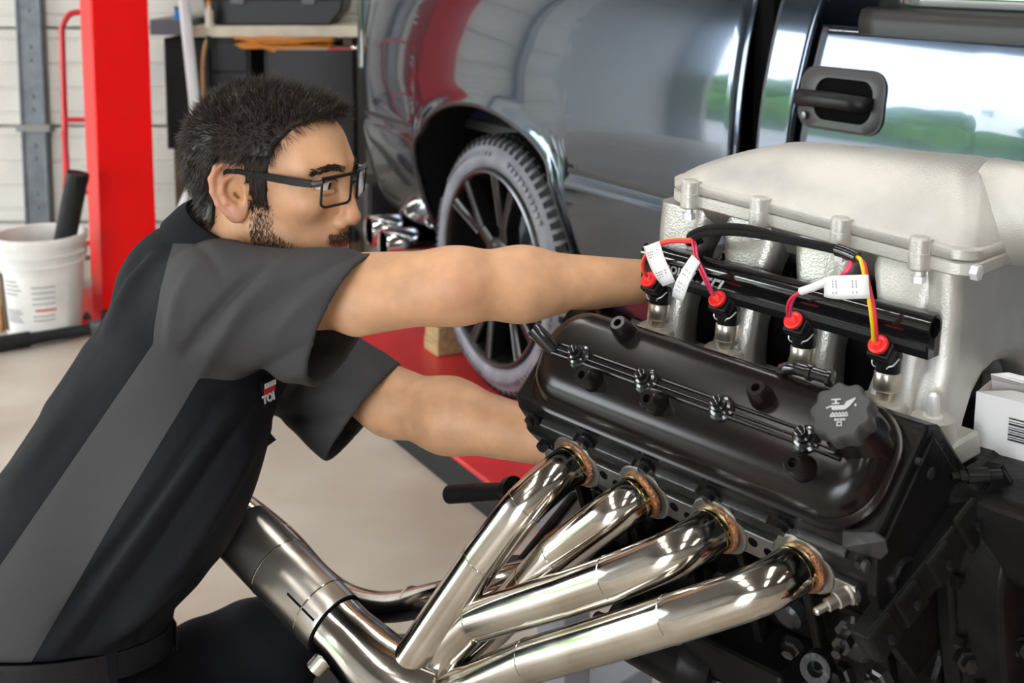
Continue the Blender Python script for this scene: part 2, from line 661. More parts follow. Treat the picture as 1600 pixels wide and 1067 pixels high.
# trees and hedge outside the open bays on the left
def tree(x, y, h, r, label):
    t = tag(empty('tree', (x, y, -0.11)), label, 'tree', 'trees beyond the open bays')
    MB().tube([(0, 0, -0.05), (0.05, 0, h * 0.3), (0, 0.05, h * 0.7)], [0.25, 0.18, 0.1], 8).build('trunk', 'bark', t)
    R_ = random.Random(int(x * 17 + y * 31))
    mb = MB()
    for k in range(26):
        a, b = R_.uniform(0, 6.28), R_.uniform(-1, 1)
        q = R_.uniform(0.3, 0.75) * r
        c = np.array([q * math.cos(a), q * math.sin(a), h * 0.62 + b * h * 0.3])
        rr = R_.uniform(0.3, 0.5) * r
        prof_ = [(-rr, 0.0), (-0.8 * rr, 0.6 * rr), (-0.3 * rr, 0.95 * rr), (0.3 * rr, 0.93 * rr), (0.8 * rr, 0.58 * rr), (rr, 0.0)]
        mb.lathe(prof_, c, (R_.uniform(-1, 1), R_.uniform(-1, 1), 1), 8)
    mb.build('crown', 'leaf_green', t)
for i, (x, y, h, r, lab) in enumerate(((-30, 9, 4.4, 2.6, 'broad leafy tree outside, nearest the back wall'), (-33, 15, 5.2, 3.0, 'tall leafy tree outside, furthest along the row'),
                                       (-29, 3, 3.6, 2.2, 'round leafy tree outside, second from the front'), (-31, -4, 4.8, 2.8, 'leafy tree outside facing the open bay'))):
    tree(x, y, h, r, lab)
mb = MB()
R_ = random.Random(3)
for k in range(60):
    y = -14 + k * 0.62
    mb.lathe([(-0.1, 0.7), (0.5, 0.95), (1.2 + R_.uniform(-.2, .4), 0.7), (1.7 + R_.uniform(-.2, .4), 0.1)], (-22 + R_.uniform(-.4, .4), y, -0.1), (0, 0, 1), 7)
tag(mb.build('hedge', 'leaf_green'), 'long green hedge beyond the yard outside', 'hedge', kind='stuff')

# ceiling lamps: real fittings with tubes
def ceiling_lamp(x, y, label):
    t = tag(empty('ceiling_lamp', (x, y, 4.3)), label, 'lamp', 'ceiling strip lamps')
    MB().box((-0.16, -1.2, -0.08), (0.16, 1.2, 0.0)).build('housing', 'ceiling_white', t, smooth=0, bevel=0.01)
    for sx_ in (-0.08, 0.08):
        MB().tube([(sx_, -1.15, -0.11), (sx_, 1.15, -0.11)], 0.022, 10).build('lamp_tube', 'lamp_glow', t)
material('lamp_glow', (1.0, 0.97, 0.92), 0.5, emit=34.0)
for x, y, lab in ((-2.4, 0.6, 'strip lamp on the ceiling left of the man'), (0.2, 0.6, 'strip lamp on the ceiling above the engine'), (2.8, 0.6, 'strip lamp on the ceiling right of the engine'),
                  (-2.4, 3.6, 'strip lamp on the ceiling before the garage door'), (0.2, 3.6, 'strip lamp on the ceiling above the truck bed'), (2.8, 3.6, 'strip lamp on the ceiling at the far right'),
                  (-2.4, -2.6, 'strip lamp on the ceiling behind the camera, left'), (0.2, -2.6, 'strip lamp on the ceiling behind the camera, middle'), (2.8, -2.6, 'strip lamp on the ceiling behind the camera, right')):
    ceiling_lamp(x, y, lab)

# ------------------------------------------------------------------ red lift column
cth = math.radians(30)
cB = at(154, 300, 4.50)
col = tag(empty('lift_column', (cB[0], cB[1], 0), (0, 0, cth)), 'tall red steel lift column behind the man', 'lift column')
W1, W2 = 0.205, 0.215
mb = MB()
mb.prism([(0, 0), (W1, 0), (W1, W2), (W1 - 0.03, W2), (W1 - 0.03, 0.012), (0.03, 0.012), (0.03, W2), (0, W2)], (0, 0, 0), (1, 0, 0), (0, 1, 0), (0, 0, 1), 0.012, 3.9)
mb.build('post', 'lift_red', col, smooth=0, bevel=0.006, seg=3)
MB().box((0.03, W2 - 0.03, 0.05), (W1 - 0.03, W2 - 0.01, 3.85)).build('carriage_track', 'dark_cabinet', col, smooth=0)
MB().box((-0.10, -0.03, 0.0), (W1 + 0.10, W2 + 0.12, 0.016)).build('base_plate', 'lift_red', col, smooth=0, bevel=0.003)
nut = MB().lathe([(0, 0.016), (0.018, 0.016), (0.02, 0.010), (0.03, 0.009)], (0, 0, 0), (0, 0, 1), 6)
nut = nut.build('anchor_bolt', 'galvanised', col, loc=(-0.06, 0.0, 0.016))
for x, y in ((-0.06, W2 + 0.07), (W1 + 0.06, 0.0), (W1 + 0.06, W2 + 0.07)):
    share(nut, 'anchor_bolt', col, (x, y, 0.016))

# ------------------------------------------------------------------ red hand truck behind the column
hz = 4.95
def hp(px, py):
    return at(px, py, hz)
ht = tag(empty('hand_truck', (hp(150, 400)[0], hp(150, 400)[1], 0)), 'red tubular hand truck standing behind the lift column', 'hand truck')
b0 = np.array([hp(150, 400)[0], hp(150, 400)[1], 0])
Lp = [hp(108, 425), hp(104, 330), hp(101, 187), hp(97, 60), hp(99, 38), hp(110, 22), hp(128, 19), hp(150, 19), hp(172, 19), hp(190, 22), hp(200, 38), hp(203, 60), hp(205, 187), hp(206, 330), hp(206, 425)]
for q in (Lp[0], Lp[-1]):
    q[2] = 0.05
MB().tube([p - b0 for p in smooth_path(Lp, 6)], 0.0125, 10).build('tube_frame', 'frame_red', ht)
for y_ in (187, 300, 380):
    MB().tube([hp(101 + (y_ - 187) * 0.02, y_) - b0, hp(205, y_) - b0], 0.011, 10).build('crossbar', 'frame_red', ht)
for a, b in (((100, 205), (116, 300)), ((206, 205), (192, 300))):
    MB().tube([hp(*a) - b0, (hp(*a) + hp(*b)) / 2 - b0 + np.array([0, -0.03, 0]), hp(*b) - b0 + np.array([0, -0.08, 0])], 0.012, 10).build('brace', 'frame_red', ht)
MB().box((Lp[0][0] - b0[0] - 0.03, -0.22, 0.004), (Lp[-1][0] - b0[0] + 0.03, 0.01, 0.012)).build('toe_plate', 'frame_red', ht, smooth=0)
for sx_ in (Lp[0][0] - b0[0] - 0.06, Lp[-1][0] - b0[0] + 0.06):
    w = MB().lathe([(-0.025, 0.03), (-0.025, 0.10), (-0.015, 0.115), (0.015, 0.115), (0.025, 0.10), (0.025, 0.03)], (sx_, 0.10, 0.115), (1, 0, 0), 24).build('wheel', 'rubber_black', ht)
    MB().lathe([(-0.03, 0.0), (-0.03, 0.05), (0.03, 0.05), (0.03, 0.0)], (sx_, 0.10, 0.115), (1, 0, 0), 16).build('hub', 'galvanised', w)
MB().tube([(Lp[0][0] - b0[0] - 0.06, 0.10, 0.115), (Lp[-1][0] - b0[0] + 0.06, 0.10, 0.115)], 0.01, 8).build('axle', 'galvanised', ht)

# ------------------------------------------------------------------ pail with a black tube in it
bc = at(70, 515, 4.40)
bk = tag(empty('plastic_pail', (bc[0], bc[1], 0)), 'white plastic pail with printed labels beside the lift column', 'bucket')
mb = MB()
pr = [(0.0, 0.0), (0.0, 0.118), (0.004, 0.124), (0.27, 0.144), (0.272, 0.151), (0.278, 0.151), (0.280, 0.145), (0.305, 0.147), (0.307, 0.155), (0.313, 0.155), (0.315, 0.148), (0.345, 0.150), (0.347, 0.160), (0.372, 0.161), (0.376, 0.156), (0.374, 0.149), (0.33, 0.144), (0.02, 0.120), (0.015, 0.0)]
mb.lathe(pr, (0, 0, 0), (0, 0, 1), 48)
mb.build('body', 'white_plastic', bk, smooth=40)
def pail_patch(name, a0, a1, h0, h1, mat, off=0.0012, par=bk):
    g = []
    for k in range(9):
        a = math.radians(a0 + (a1 - a0) * k / 8)
        g.append([((0.124 + (h - 0.004) * 0.02 / 0.266 + off) * math.cos(a), (0.124 + (h - 0.004) * 0.02 / 0.266 + off) * math.sin(a), h) for h in (h0, (h0 + h1) / 2, h1)])
    return MB().sheet(g).build(name, mat, par)
lab = pail_patch('printed_label', -150, -30, 0.03, 0.255, 'white_plastic')
pail_patch('dark_band', -146, -133, 0.04, 0.25, 'print_black', 0.002, lab)
for k, h in enumerate((0.225, 0.21, 0.195, 0.18, 0.12, 0.11, 0.10, 0.09, 0.08)):
    pail_patch('print_line', -128, -105 + (k % 3) * 3, h, h + 0.006, 'print_grey', 0.002, lab)
for h in (0.205, 0.185, 0.165, 0.145, 0.10, 0.085):
    pail_patch('print_line', -84, -52, h, h + 0.005, 'print_grey', 0.002, lab)
pail_patch('red_print_line', -80, -50, 0.12, 0.128, 'print_red', 0.002, lab)
MB().tube(smooth_path([(0.156 * math.cos(a), 0.156 * math.sin(a) - 0.02 * math.sin(t * math.pi), 0.325 - 0.09 * math.sin(t * math.pi)) for t, a in ((k / 8, math.radians(5 + 170 * k / 8)) for k in range(9))], 4), 0.0025, 6).build('wire_handle', 'galvanised', bk)
tp0, tp1 = at(105, 400, 4.42), at(122, 270, 4.36)
tb = empty('tube', tuple(at(108, 440, 4.4)))
tag(tb, 'thick black tube standing in the white pail', 'tube')
o0 = at(108, 440, 4.4)
ax_ = nrm(tp1 - tp0)
tp0 = np.array([bc[0] + 0.02, bc[1] + 0.03, 0.10])
ax_ = nrm(tp1 - tp0)
L_ = np.linalg.norm(tp1 - tp0)
tb.location = tuple(tp0)
MB().lathe([(0, 0.036), (0.0, 0.039), (L_, 0.039), (L_, 0.030), (L_ - 0.05, 0.030), (L_ - 0.05, 0.0)], (0, 0, 0), ax_, 20).build('wall', 'rubber_black', tb)
MB().lathe([(L_ - 0.03, 0.0395), (L_ - 0.03, 0.0415), (L_ - 0.004, 0.0415), (L_ - 0.004, 0.0395)], (0, 0, 0), ax_, 20).build('end_band', 'black_plastic', tb)

# dark bar lying on the floor in front of the pail
fb = tag(empty('floor_bar', (-1.75, 4.09, 0)), 'dark round bar lying on the floor before the white pail', 'bar')
q0, q1 = np.array([-0.25, -0.18, 0.03]), np.array([0.26, 0.16, 0.03])
d_ = nrm(q1 - q0)
MB().tube([q0, q0 + d_ * 0.38], 0.028, 14).build('grip', 'rubber_black', fb)
MB().tube([q0 + d_ * 0.38, q1], [0.022, 0.02], 14).build('shaft', 'dark_cabinet', fb)
MB().tube([q1 - d_ * 0.03, q1 + d_ * 0.03], 0.03, 14).build('collar', 'galvanised', fb)
MB().obox(q1 + np.array([0.06, 0.03, 0.015]), (0.05, 0.02, 0), (-0.015, 0.04, 0), (0, 0, 0.04)).build('jaw', 'rubber_black', fb, smooth=0, bevel=0.008)

cbx = at(0, 495, 4.40)
cb = tag(empty('cardboard_box', (cbx[0] - 0.19, cbx[1] + 0.16, 0)), 'brown cardboard box on the floor left of the white pail', 'box')
MB().box((-0.20, -0.15, 0.0), (0.19, 0.15, 0.22)).build('carton', 'cardboard', cb, smooth=0, bevel=0.003)
MB().box((-0.20, -0.152, 0.10), (0.192, 0.152, 0.13)).build('tape_band', 'timber', cb, smooth=0)
for s in (-1, 1):
    MB().box((-0.20, min(0.004 * s, 0.15 * s), 0.2205), (0.19, max(0.004 * s, 0.15 * s), 0.2235)).build('flap', 'cardboard', cb, smooth=0)

# ------------------------------------------------------------------ workbench with clutter at the back
wz = 4.98
def wp(px, py, d=wz):
    return at(px, py, d)
zt = wp(420, 47)[2]
x0, x1 = wp(300, 40)[0], wp(560, 40)[0]
y0 = wp(420, 45)[1]
wb = tag(empty('workbench', (x0, y0, 0)), 'workbench with a pale board top against the garage door', 'workbench')
MB().box((0.0, 0.0, zt - 0.03), (x1 - x0, 0.36, zt + 0.016)).build('board_top', 'board_pale', wb, smooth=0, bevel=0.004)
xl = wp(236, 40)[0] - x0
MB().box((xl, -0.02, zt - 0.02), (-0.004, 0.34, zt + 0.045)).build('side_shelf', 'grey_blue', wb, smooth=0, bevel=0.004)
xa, xb_ = wp(252, 40)[0] - x0, wp(388, 40)[0] - x0
cab = MB().box((xa, 0.03, wp(300, 238)[2]), (xb_, 0.34, zt - 0.035)).build('drawer_cabinet', 'dark_cabinet', wb, smooth=0, bevel=0.004)
for k in range(3):
    zz = wp(300, 238)[2] + 0.012 + k * 0.158
    dr = MB().box((xa + 0.20, 0.016, zz), (xb_ - 0.012, 0.0295, zz + 0.150)).build('drawer', 'dark_cabinet', cab, smooth=0, bevel=0.003)
    MB().tube([(xa + 0.24, 0.004, zz + 0.125), (xb_ - 0.04, 0.004, zz + 0.125)], 0.006, 8).build('pull', 'trim_black', dr)
MB().box((xa + 0.01, 0.016, wp(300, 236)[2]), (xa + 0.19, 0.0295, zt - 0.06)).build('side_door', 'dark_cabinet', cab, smooth=0, bevel=0.003)
for xx in (xa + 0.045, xb_ - 0.04, x1 - x0 - 0.05):
    for yy in (0.05, 0.31):
        MB().box((xx - 0.018, yy - 0.018, 0), (xx + 0.018, yy + 0.018, zt - 0.03 if xx > xb_ else wp(300, 238)[2])).build('leg', 'bark', wb, smooth=0)
MB().box((xa + 0.045, 0.04, 0.15), (x1 - x0 - 0.05, 0.32, 0.17)).build('lower_shelf', 'board_pale', wb, smooth=0)

# black plastic crate with a bright steel rim under the bench
cx0, cx1 = wp(403, 80, 4.90)[0], wp(552, 80, 4.90)[0]
czt, czb = wp(450, 78, 4.90)[2], 0.171
ct = tag(empty('storage_bin', (cx0, wp(450, 80, 4.90)[1], czb)), 'large black bin with a bright metal rim under the workbench', 'bin')
mb = MB()
wd = cx1 - cx0
hh = czt - czb
o_, i_ = rrect(0, wd, 0.10, 0.40, 0.02), rrect(0.012, wd - 0.012, 0.112, 0.388, 0.012)
mb.rings([[(x, y, 0) for x, y in o_], [(x, y, hh) for x, y in o_], [(x, y, hh) for x, y in i_], [(x, y, 0.012) for x, y in i_]])
mb.build('shell', 'black_plastic', ct, smooth=40)
MB().tube([(x, y, hh) for x, y in rrect(0.0, wd, 0.10, 0.40, 0.02)], 0.010, 8, closed=True).build('rim', 'chrome', ct)

# orange extension cord coiled on the bench rail
oc = tag(empty('extension_cord', tuple(wp(440, 66, 4.93))), 'orange extension cord bundled under the bench top', 'cord')
o0 = wp(440, 66, 4.93)
pts = []
for k in range(60):
    a = k * 0.55
    pts.append(np.array([0.19 * math.cos(a) + rnd.uniform(-.02, .02), 0.08 + 0.07 * math.sin(a), -0.005 + 0.018 * math.sin(a * 0.37) + rnd.uniform(-.006, .006)]))
MB().tube(smooth_path(pts, 3), 0.006, 6).build('coil', 'cable_orange', oc)
MB().tube(smooth_path([wp(365, 57, 4.93) - o0, wp(395, 66, 4.93) - o0, wp(415, 75, 4.93) - o0, wp(430, 80, 4.93) - o0], 4), 0.006, 6).build('loose_end', 'cable_orange', oc)
hc = tag(empty('hanging_cable', tuple(wp(322, 60, 4.94))), 'brown cable hanging down before the dark drawer cabinet', 'cable')
o0 = wp(322, 60, 4.94)
MB().tube(smooth_path([wp(326, 58, 4.94) - o0, wp(320, 75, 4.94) - o0, wp(317, 110, 4.94) - o0, wp(319, 160, 4.94) - o0, wp(322, 240, 4.94) - o0], 5), 0.008, 8).build('lead', 'cardboard', hc)
MB().lathe([(0, 0.009), (0.03, 0.012), (0.05, 0.010), (0.05, 0.0)], wp(326, 58, 4.94) - o0 - np.array([0, 0, 0.045]), (0, 0, 1), 10).build('plug', 'rubber_black', hc)

# black tool case on the bench
tx0, tx1 = wp(312, 30)[0], wp(535, 30)[0]
tc_ = tag(empty('tool_case', (tx0, y0 + 0.06, zt + 0.016)), 'big black tool case with chamfered ends on the bench', 'tool case')
w_ = tx1 - tx0
MB().prism([(0.05, 0), (w_ - 0.06, 0), (w_ - 0.01, 0.06), (w_, 0.11), (0, 0.11), (0.01, 0.06)], (0, 0, 0), (1, 0, 0), (0, 0, 1), (0, 1, 0), 0.0, 0.26).build('lower_shell', 'black_plastic', tc_, smooth=0, bevel=0.008)
MB().prism([(0, 0.115), (w_, 0.115), (w_ - 0.01, 0.19), (w_ - 0.05, 0.23), (0.05, 0.23), (0.01, 0.19)], (0, 0, 0), (1, 0, 0), (0, 0, 1), (0, 1, 0), 0.0, 0.26).build('lid', 'black_plastic', tc_, smooth=0, bevel=0.008)
for f in (0.25, 0.75):
    MB().box((w_ * f - 0.03, -0.012, 0.085), (w_ * f + 0.03, 0.002, 0.145)).build('latch', 'trim_grey', tc_, smooth=0, bevel=0.003)
MB().tube(bent_path([(w_ * 0.35, 0.0, 0.19), (w_ * 0.35, -0.03, 0.19), (w_ * 0.65, -0.03, 0.19), (w_ * 0.65, 0.0, 0.19)], 0.02), 0.009, 8).build('handle', 'trim_grey', tc_)
bt = tag(empty('spray_bottle', tuple(wp(327, 32, 4.93))), 'small pale bottle beside the black tool case', 'bottle')
bt.location.z = zt + 0.016
MB().lathe([(0, 0.016), (0.06, 0.017), (0.075, 0.009), (0.09, 0.008), (0.09, 0)], (0, 0, 0), (0, 0, 1), 14).build('body', 'board_pale', bt)
MB().lathe([(0.088, 0.0095), (0.105, 0.0095), (0.107, 0.0)], (0, 0, 0), (0, 0, 1), 14).build('cap', 'cable_orange', bt)
# white pole leaning on the bench, and a pale rod below
pl_ = tag(empty('leaning_pole', (0, 0, 0)), 'white metal pole leaning against the workbench', 'pole')
a0, a1 = wp(281, -60, 4.86), wp(304, 160, 4.80)
d_ = nrm(a1 - a0)
s_ = (0.0 - a0[2]) / d_[2]
foot = a0 + d_ * s_
pl_.location = tuple(foot)
MB().tube([np.zeros(3) - d_ * 0.02, a0 - foot], 0.0225, 14).build('shaft', 'pipe_white', pl_)
MB().tube([-d_ * 0.002, -d_ * 0.06], 0.028, 14).build('foot_cap', 'rubber_black', pl_)
ps = tag(empty('blue_strap', tuple(wp(278, 18, 4.9))), 'short blue strap end beside the white pole', 'strap')
ps.location.z = zt + 0.045
MB().box((-0.012, -0.008, 0.0), (0.012, 0.008, 0.045)).build('webbing', 'cable_blue', ps, smooth=0, bevel=0.003)
MB().box((-0.014, -0.010, 0.045), (0.014, 0.010, 0.055)).build('buckle', 'galvanised', ps, smooth=0, bevel=0.002)
rd = tag(empty('pale_rod', (0, 0, 0)), 'pale steel rod propped up behind the man, below his collar', 'rod')
a0, a1 = wp(288, 315, 4.5), wp(262, 375, 4.42)
d_ = nrm(a1 - a0)
foot = a0 + d_ * ((0.0 - a0[2]) / d_[2])
rd.location = tuple(foot)
top = a0 - d_ * 0.35
MB().tube([np.zeros(3) - d_ * 0.01, top - foot], 0.016, 12).build('shaft', 'pipe_white', rd)
MB().lathe([(0, 0.02), (0.03, 0.02), (0.035, 0.0)], top - foot, -d_, 10).build('tip', 'galvanised', rd)
# ------------------------------------------------------------------ pickup truck
HUB = at(766, 418, 3.46)
RW = 0.375
tM = Matrix.Translation((HUB[0], HUB[1], 0.1)) @ Matrix.Rotation(math.radians(-60), 4, 'Z')
truck = tag(empty('pickup_truck', matrix=tM), 'dark blue-grey pickup truck with black wheels on the red runway', 'truck')
# local: x forward, y inward from the outer tyre face, z up from the tyre contact (world z - 0.1)


def TP(x, out, z):
    return (x, -out, z - 0.1)


prof_z = np.linspace(0.44, 1.40, 60)
prof_o = np.interp(prof_z, [0.44, 0.50, 0.60, 0.72, 0.82, 0.95, 1.08, 1.20, 1.28, 1.34, 1.40], [-0.09, -0.055, -0.022, 0.004, 0.018, 0.024, 0.016, -0.004, -0.024, -0.05, -0.09])
for _ in range(6):
    prof_o[1:-1] = (prof_o[:-2] + 2 * prof_o[1:-1] + prof_o[2:]) / 4
_z2 = np.linspace(0.44, 1.40, 240)
prof_o = np.interp(_z2, prof_z, prof_o) + 0.015 * np.clip((0.818 - _z2) / 0.022, 0, 1) * np.clip((_z2 - 0.44) / 0.30, 0, 1)
prof_z = _z2


def body_out(x, z):
    o = np.interp(z, prof_z, prof_o) - 0.026 * ((x - 0.1) / 1.1) ** 2
    if x < -0.88:
        t = min(1.0, (-0.88 - x) / 0.13)
        o -= 0.13 * (1 - math.sqrt(max(0, 1 - t * t)))
    return o


arch = [(-0.468, 0.44), (-0.466, 0.56), (-0.463, 0.66), (-0.455, 0.73), (-0.436, 0.785), (-0.40, 0.83), (-0.35, 0.866), (-0.301, 0.89), (-0.22, 0.918), (-0.136, 0.934), (-0.03, 0.940), (0.089, 0.930), (0.20, 0.905), (0.29, 0.872), (0.345, 0.83), (0.385, 0.762), (0.405, 0.69), (0.418, 0.62), (0.426, 0.53), (0.428, 0.44)]
ax_x = [p[0] for p in arch]
ax_z = [p[1] for p in arch]


def zlow(x):
    if x < -0.55 and x > -1.2:
        return 0.47 + max(0, (-0.72 - x)) * 0.10
    return 0.47


def side_sheet(xs, zb, zt, nz=40, outf=None):
    g = []
    for x in xs:
        b_, t_ = zb(x), zt(x)
        g.append([TP(x, (outf or body_out)(x, b_ + (t_ - b_) * j / nz), b_ + (t_ - b_) * j / nz) for j in range(nz + 1)])
    return MB().sheet(g)


ztop = lambda x: 1.385
bed = MB()
xs1 = sorted(set(list(np.linspace(-1.01, -0.88, 9)) + list(np.linspace(-0.88, -0.468, 12))))
g = []
cols = [(x, zlow(x)) for x in xs1[:-1]] + [(x, z) for x, z in arch] + [(x, zlow(x)) for x in np.linspace(0.4285, 1.055, 14)]
grid = []
for x, b_ in cols:
    grid.append([TP(x, body_out(x, b_ + (1.385 - b_) * j / 88) + (0.010 * math.exp(-((j / 88) * (1.385 - b_) / 0.03) ** 2) if -0.5 < x < 0.46 else 0), b_ + (1.385 - b_) * j / 88) for j in range(89)])
bed.sheet(grid)
bs = bed.build('bed_side', 'paint_truck', truck, smooth=60, solid=0.008)
# rolled arch lip, liner, moulding line
MB().tube([TP(x, body_out(x, z) + 0.006, z) for x, z in smooth_path(arch, 3)], 0.007, 8).build('arch_lip', 'trim_black', truck)
g = []
for x, z in smooth_path(arch, 2):
    r = 1.0
    g.append([TP(x, body_out(x, z) - 0.01, z), TP(x * 1.02, -0.15, z + 0.015), TP(x * 1.02, -0.42, z + 0.015)])
MB().sheet(g).build('arch_liner', 'arch_liner', truck, smooth=60, solid=0.004)
MB().box((-0.55, 0.36, 0.25), (0.52, 0.40, 0.90)).build('inner_guard', 'arch_liner', truck, smooth=0)
for xa, xb in ((-1.0, -0.474), (0.432, 1.052)):
    xs = np.linspace(xa, xb, 24)
    mb = MB()
    mb.rings([[TP(x, body_out(x, 0.824) + a, 0.824 + b) for a, b in ((-0.006, -0.007), (0.002, -0.006), (0.003, 0.0), (0.002, 0.008), (-0.006, 0.009))] for x in xs])
    mb.build('body_moulding', 'trim_black', truck)
# bed top rail, inner wall, floor, tailgate, far side
MB().box((-0.98, 0.06, 1.255), (1.05, 0.16, 1.295)).build('bed_rail', 'trim_black', truck, smooth=0, bevel=0.012)
MB().box((-0.96, 0.14, 0.75), (1.05, 0.17, 1.26)).build('bed_inner_wall', 'paint_truck', truck, smooth=0)
MB().box((-0.96, 0.14, 0.72), (1.05, 1.78, 0.76)).build('bed_floor', 'trim_black', truck, smooth=0)
MB().box((-1.03, 0.10, 0.42), (-0.97, 1.80, 1.27)).build('tailgate', 'paint_truck', truck, smooth=0, bevel=0.02, seg=3)
MB().box((-0.98, 1.76, 0.40), (1.05, 1.90, 1.28)).build('far_bed_side', 'paint_truck', truck, smooth=0, bevel=0.03)
MB().prism([(-1.16, 0.28), (-0.98, 0.24), (-0.98, 0.46), (-1.16, 0.46)], (0, 0.04, 0), (1, 0, 0), (0, 0, 1), (0, 1, 0), 0.0, 1.85).build('rear_bumper', 'trim_black', truck, smooth=0, bevel=0.02)
tl_ = MB().prism([(-1.035, 0.86), (-0.99, 0.86), (-0.99, 1.22), (-1.035, 1.22)], (0, 0.035, 0), (1, 0, 0), (0, 0, 1), (0, 1, 0), 0.0, 0.16).build('tail_lamp', 'glass_dark', truck, smooth=0, bevel=0.01)
MB().box((-1.0, 0.30, 0.30), (3.2, 0.42, 0.42)).build('chassis_rail', 'arch_liner', truck, smooth=0)
MB().box((-1.0, 1.45, 0.30), (3.2, 1.57, 0.42)).build('chassis_rail', 'arch_liner', truck, smooth=0)
MB().tube([(0, 0.1, RW), (0, 1.8, RW)], 0.05, 14).build('rear_axle', 'arch_liner', truck)
# cab: rear corner panel, door, sill, glass, roof
gapx = lambda z: 1.095 + (z - 0.95) * 0.05
dlx = lambda z: 1.203 + max(0, z - 1.0) * 0.10


def cab_panel(xf0, xf1, z0, z1, nx=14, nz=40):
    g = []
    for i in range(nx + 1):
        row = []
        for j in range(nz + 1):
            z = z0 + (z1 - z0) * j / nz
            a, b_ = xf0(z), xf1(z)
            x = a + (b_ - a) * i / nx
            o = body_out(min(x, 1.6), z)
            ed = min(x - a, b_ - x)
            o -= 0.012 * max(0, 1 - ed / 0.012) ** 2
            row.append(TP(x, o, z))
        g.append(row)
    return MB().sheet(g)


cab_panel(gapx, lambda z: dlx(z) - 0.003, 0.47, 1.30, 16).build('cab_corner_panel', 'paint_truck', truck, smooth=60, solid=0.01)
door_ = cab_panel(lambda z: dlx(z) + 0.003, lambda z: 2.42, 0.50, 1.225, 60).build('door', 'paint_truck', truck, smooth=60, solid=0.01)
cab_panel(lambda z: 2.43, lambda z: 3.35, 0.60, 1.20, 20).build('front_wing', 'paint_truck', truck, smooth=60, solid=0.01)
MB().box((1.12, 0.10, 0.40), (3.30, 0.14, 1.12)).build('door_inner', 'arch_liner', truck, smooth=0)
MB().box((1.04, 0.10, 0.40), (1.12, 1.80, 1.75)).build('cab_rear_wall', 'paint_truck', truck, smooth=0, bevel=0.02)
MB().box((1.045, 0.045, 0.40), (1.10, 0.10, 1.30)).build('gap_black_backing', 'arch_liner', truck, smooth=0)  # black backing added so the gap between bed and cab reads dark
# pillar behind the window
g = []
for i in range(9):
    row = []
    for j in range(13):
        z = 1.285 + j * 0.04
        x = gapx(1.3) + (0.235 - 0.01 * j) * i / 8 + 0.006 * j
        row.append(TP(x, body_out(1.3, 1.285) - (z - 1.285) * 0.32, z))
    g.append(row)
MB().sheet(g).build('rear_pillar', 'paint_truck', truck, smooth=60, solid=0.02)
o_s = body_out(1.4, 1.225)
g = []
for i in range(30):
    x = 1.335 + i * 0.04
    g.append([TP(x, o_s + a, z) for a, z in ((-0.004, 1.208), (0.008, 1.212), (0.009, 1.235), (0.002, 1.256), (-0.012, 1.262))])
MB().sheet(g).build('window_sill_trim', 'trim_black', truck, smooth=60, solid=0.006)
g = []
for i in range(12):
    x = 1.355 + i * 0.10
    g.append([TP(x + 0.004 * j, o_s - 0.014 - 0.016 * j, 1.250 + 0.05 * j) for j in range(9)])
MB().sheet(g).build('door_window', 'glass_dark', truck, smooth=60, solid=0.005)
MB().box((1.345, 0.085, 1.12), (2.55, 0.30, 1.146)).build('window_lower_seal', 'trim_black', truck, smooth=0)
MB().box((1.08, 0.16, 1.64), (2.35, 1.74, 1.72)).build('roof', 'paint_truck', truck, smooth=0, bevel=0.03, seg=3)
MB().box((1.10, 1.76, 0.40), (3.30, 1.90, 1.15)).build('far_door', 'paint_truck', truck, smooth=0, bevel=0.03)
MB().box((3.25, 0.10, 0.40), (3.33, 1.80, 1.05)).build('firewall', 'arch_liner', truck, smooth=0)
# door handle
hx, hz_ = 1.318, 1.088


def HP(a, b, h):
    x, z = hx + a, hz_ + b
    return TP(x, body_out(x, z) + h, z)


hd = MB()
outer, inner = rrect(-0.099, 0.099, -0.056, 0.056, 0.034, 8), rrect(-0.060, 0.078, -0.040, 0.040, 0.028, 8)
hd.rings([[HP(a, b, h) for a, b in ([(x * s, y * s) for x, y in outer] if w == 'o' else inner)] for w, s, h in (('o', 1.0, -0.002), ('o', 1.0, 0.003), ('o', 0.96, 0.006), ('i', 1, 0.0065), ('i', 1, -0.012))], cap0=False, cap1=False)
bz = hd.build('handle_bezel', 'trim_grey', door_, smooth=50)
bz.parent = door_
MB().rings([[HP(x * 1.035, y * 1.06, h) for x, y in outer] for h in (-0.004, 0.003)] + [[HP(x * 0.99, y * 0.99, 0.0035) for x, y in outer]], cap0=False, cap1=False).build('bezel_gasket', 'trim_black', door_, smooth=50)
MB().rings([[HP(x * 1.0, y * 1.0, 0.0045) for x, y in inner], [HP(0.009 + (x - 0.009) * 0.95, y * 0.95, 0.002) for x, y in inner], [HP(0.009 + (x - 0.009) * 0.75, y * 0.75, 0.0015) for x, y in inner]], cap0=False).build('handle_cup', 'arch_liner', door_)
g_ = [(-0.096, -0.002, 0.014, 0.012), (-0.085, -0.001, 0.024, 0.017), (-0.05, 0.001, 0.032, 0.016), (0.0, 0.002, 0.034, 0.0155), (0.05, 0.001, 0.031, 0.015), (0.074, 0.0, 0.024, 0.014), (0.082, 0.0, 0.012, 0.012)]
rings = []
for a, b, h, r in g_:
    rings.append([HP(a, b + r * math.cos(t), h + 0.6 * r * math.sin(t)) for t in (2 * math.pi * k / 14 for k in range(14))])
MB().rings(rings).build('handle_grip', 'black_plastic', door_, smooth=60)
MB().lathe([(0, 0.008), (0.003, 0.008), (0.004, 0.006), (0.004, 0)], HP(-0.078, -0.036, 0.009), (0, -1, 0), 14).build('door_lock', 'wheel_edge', door_)


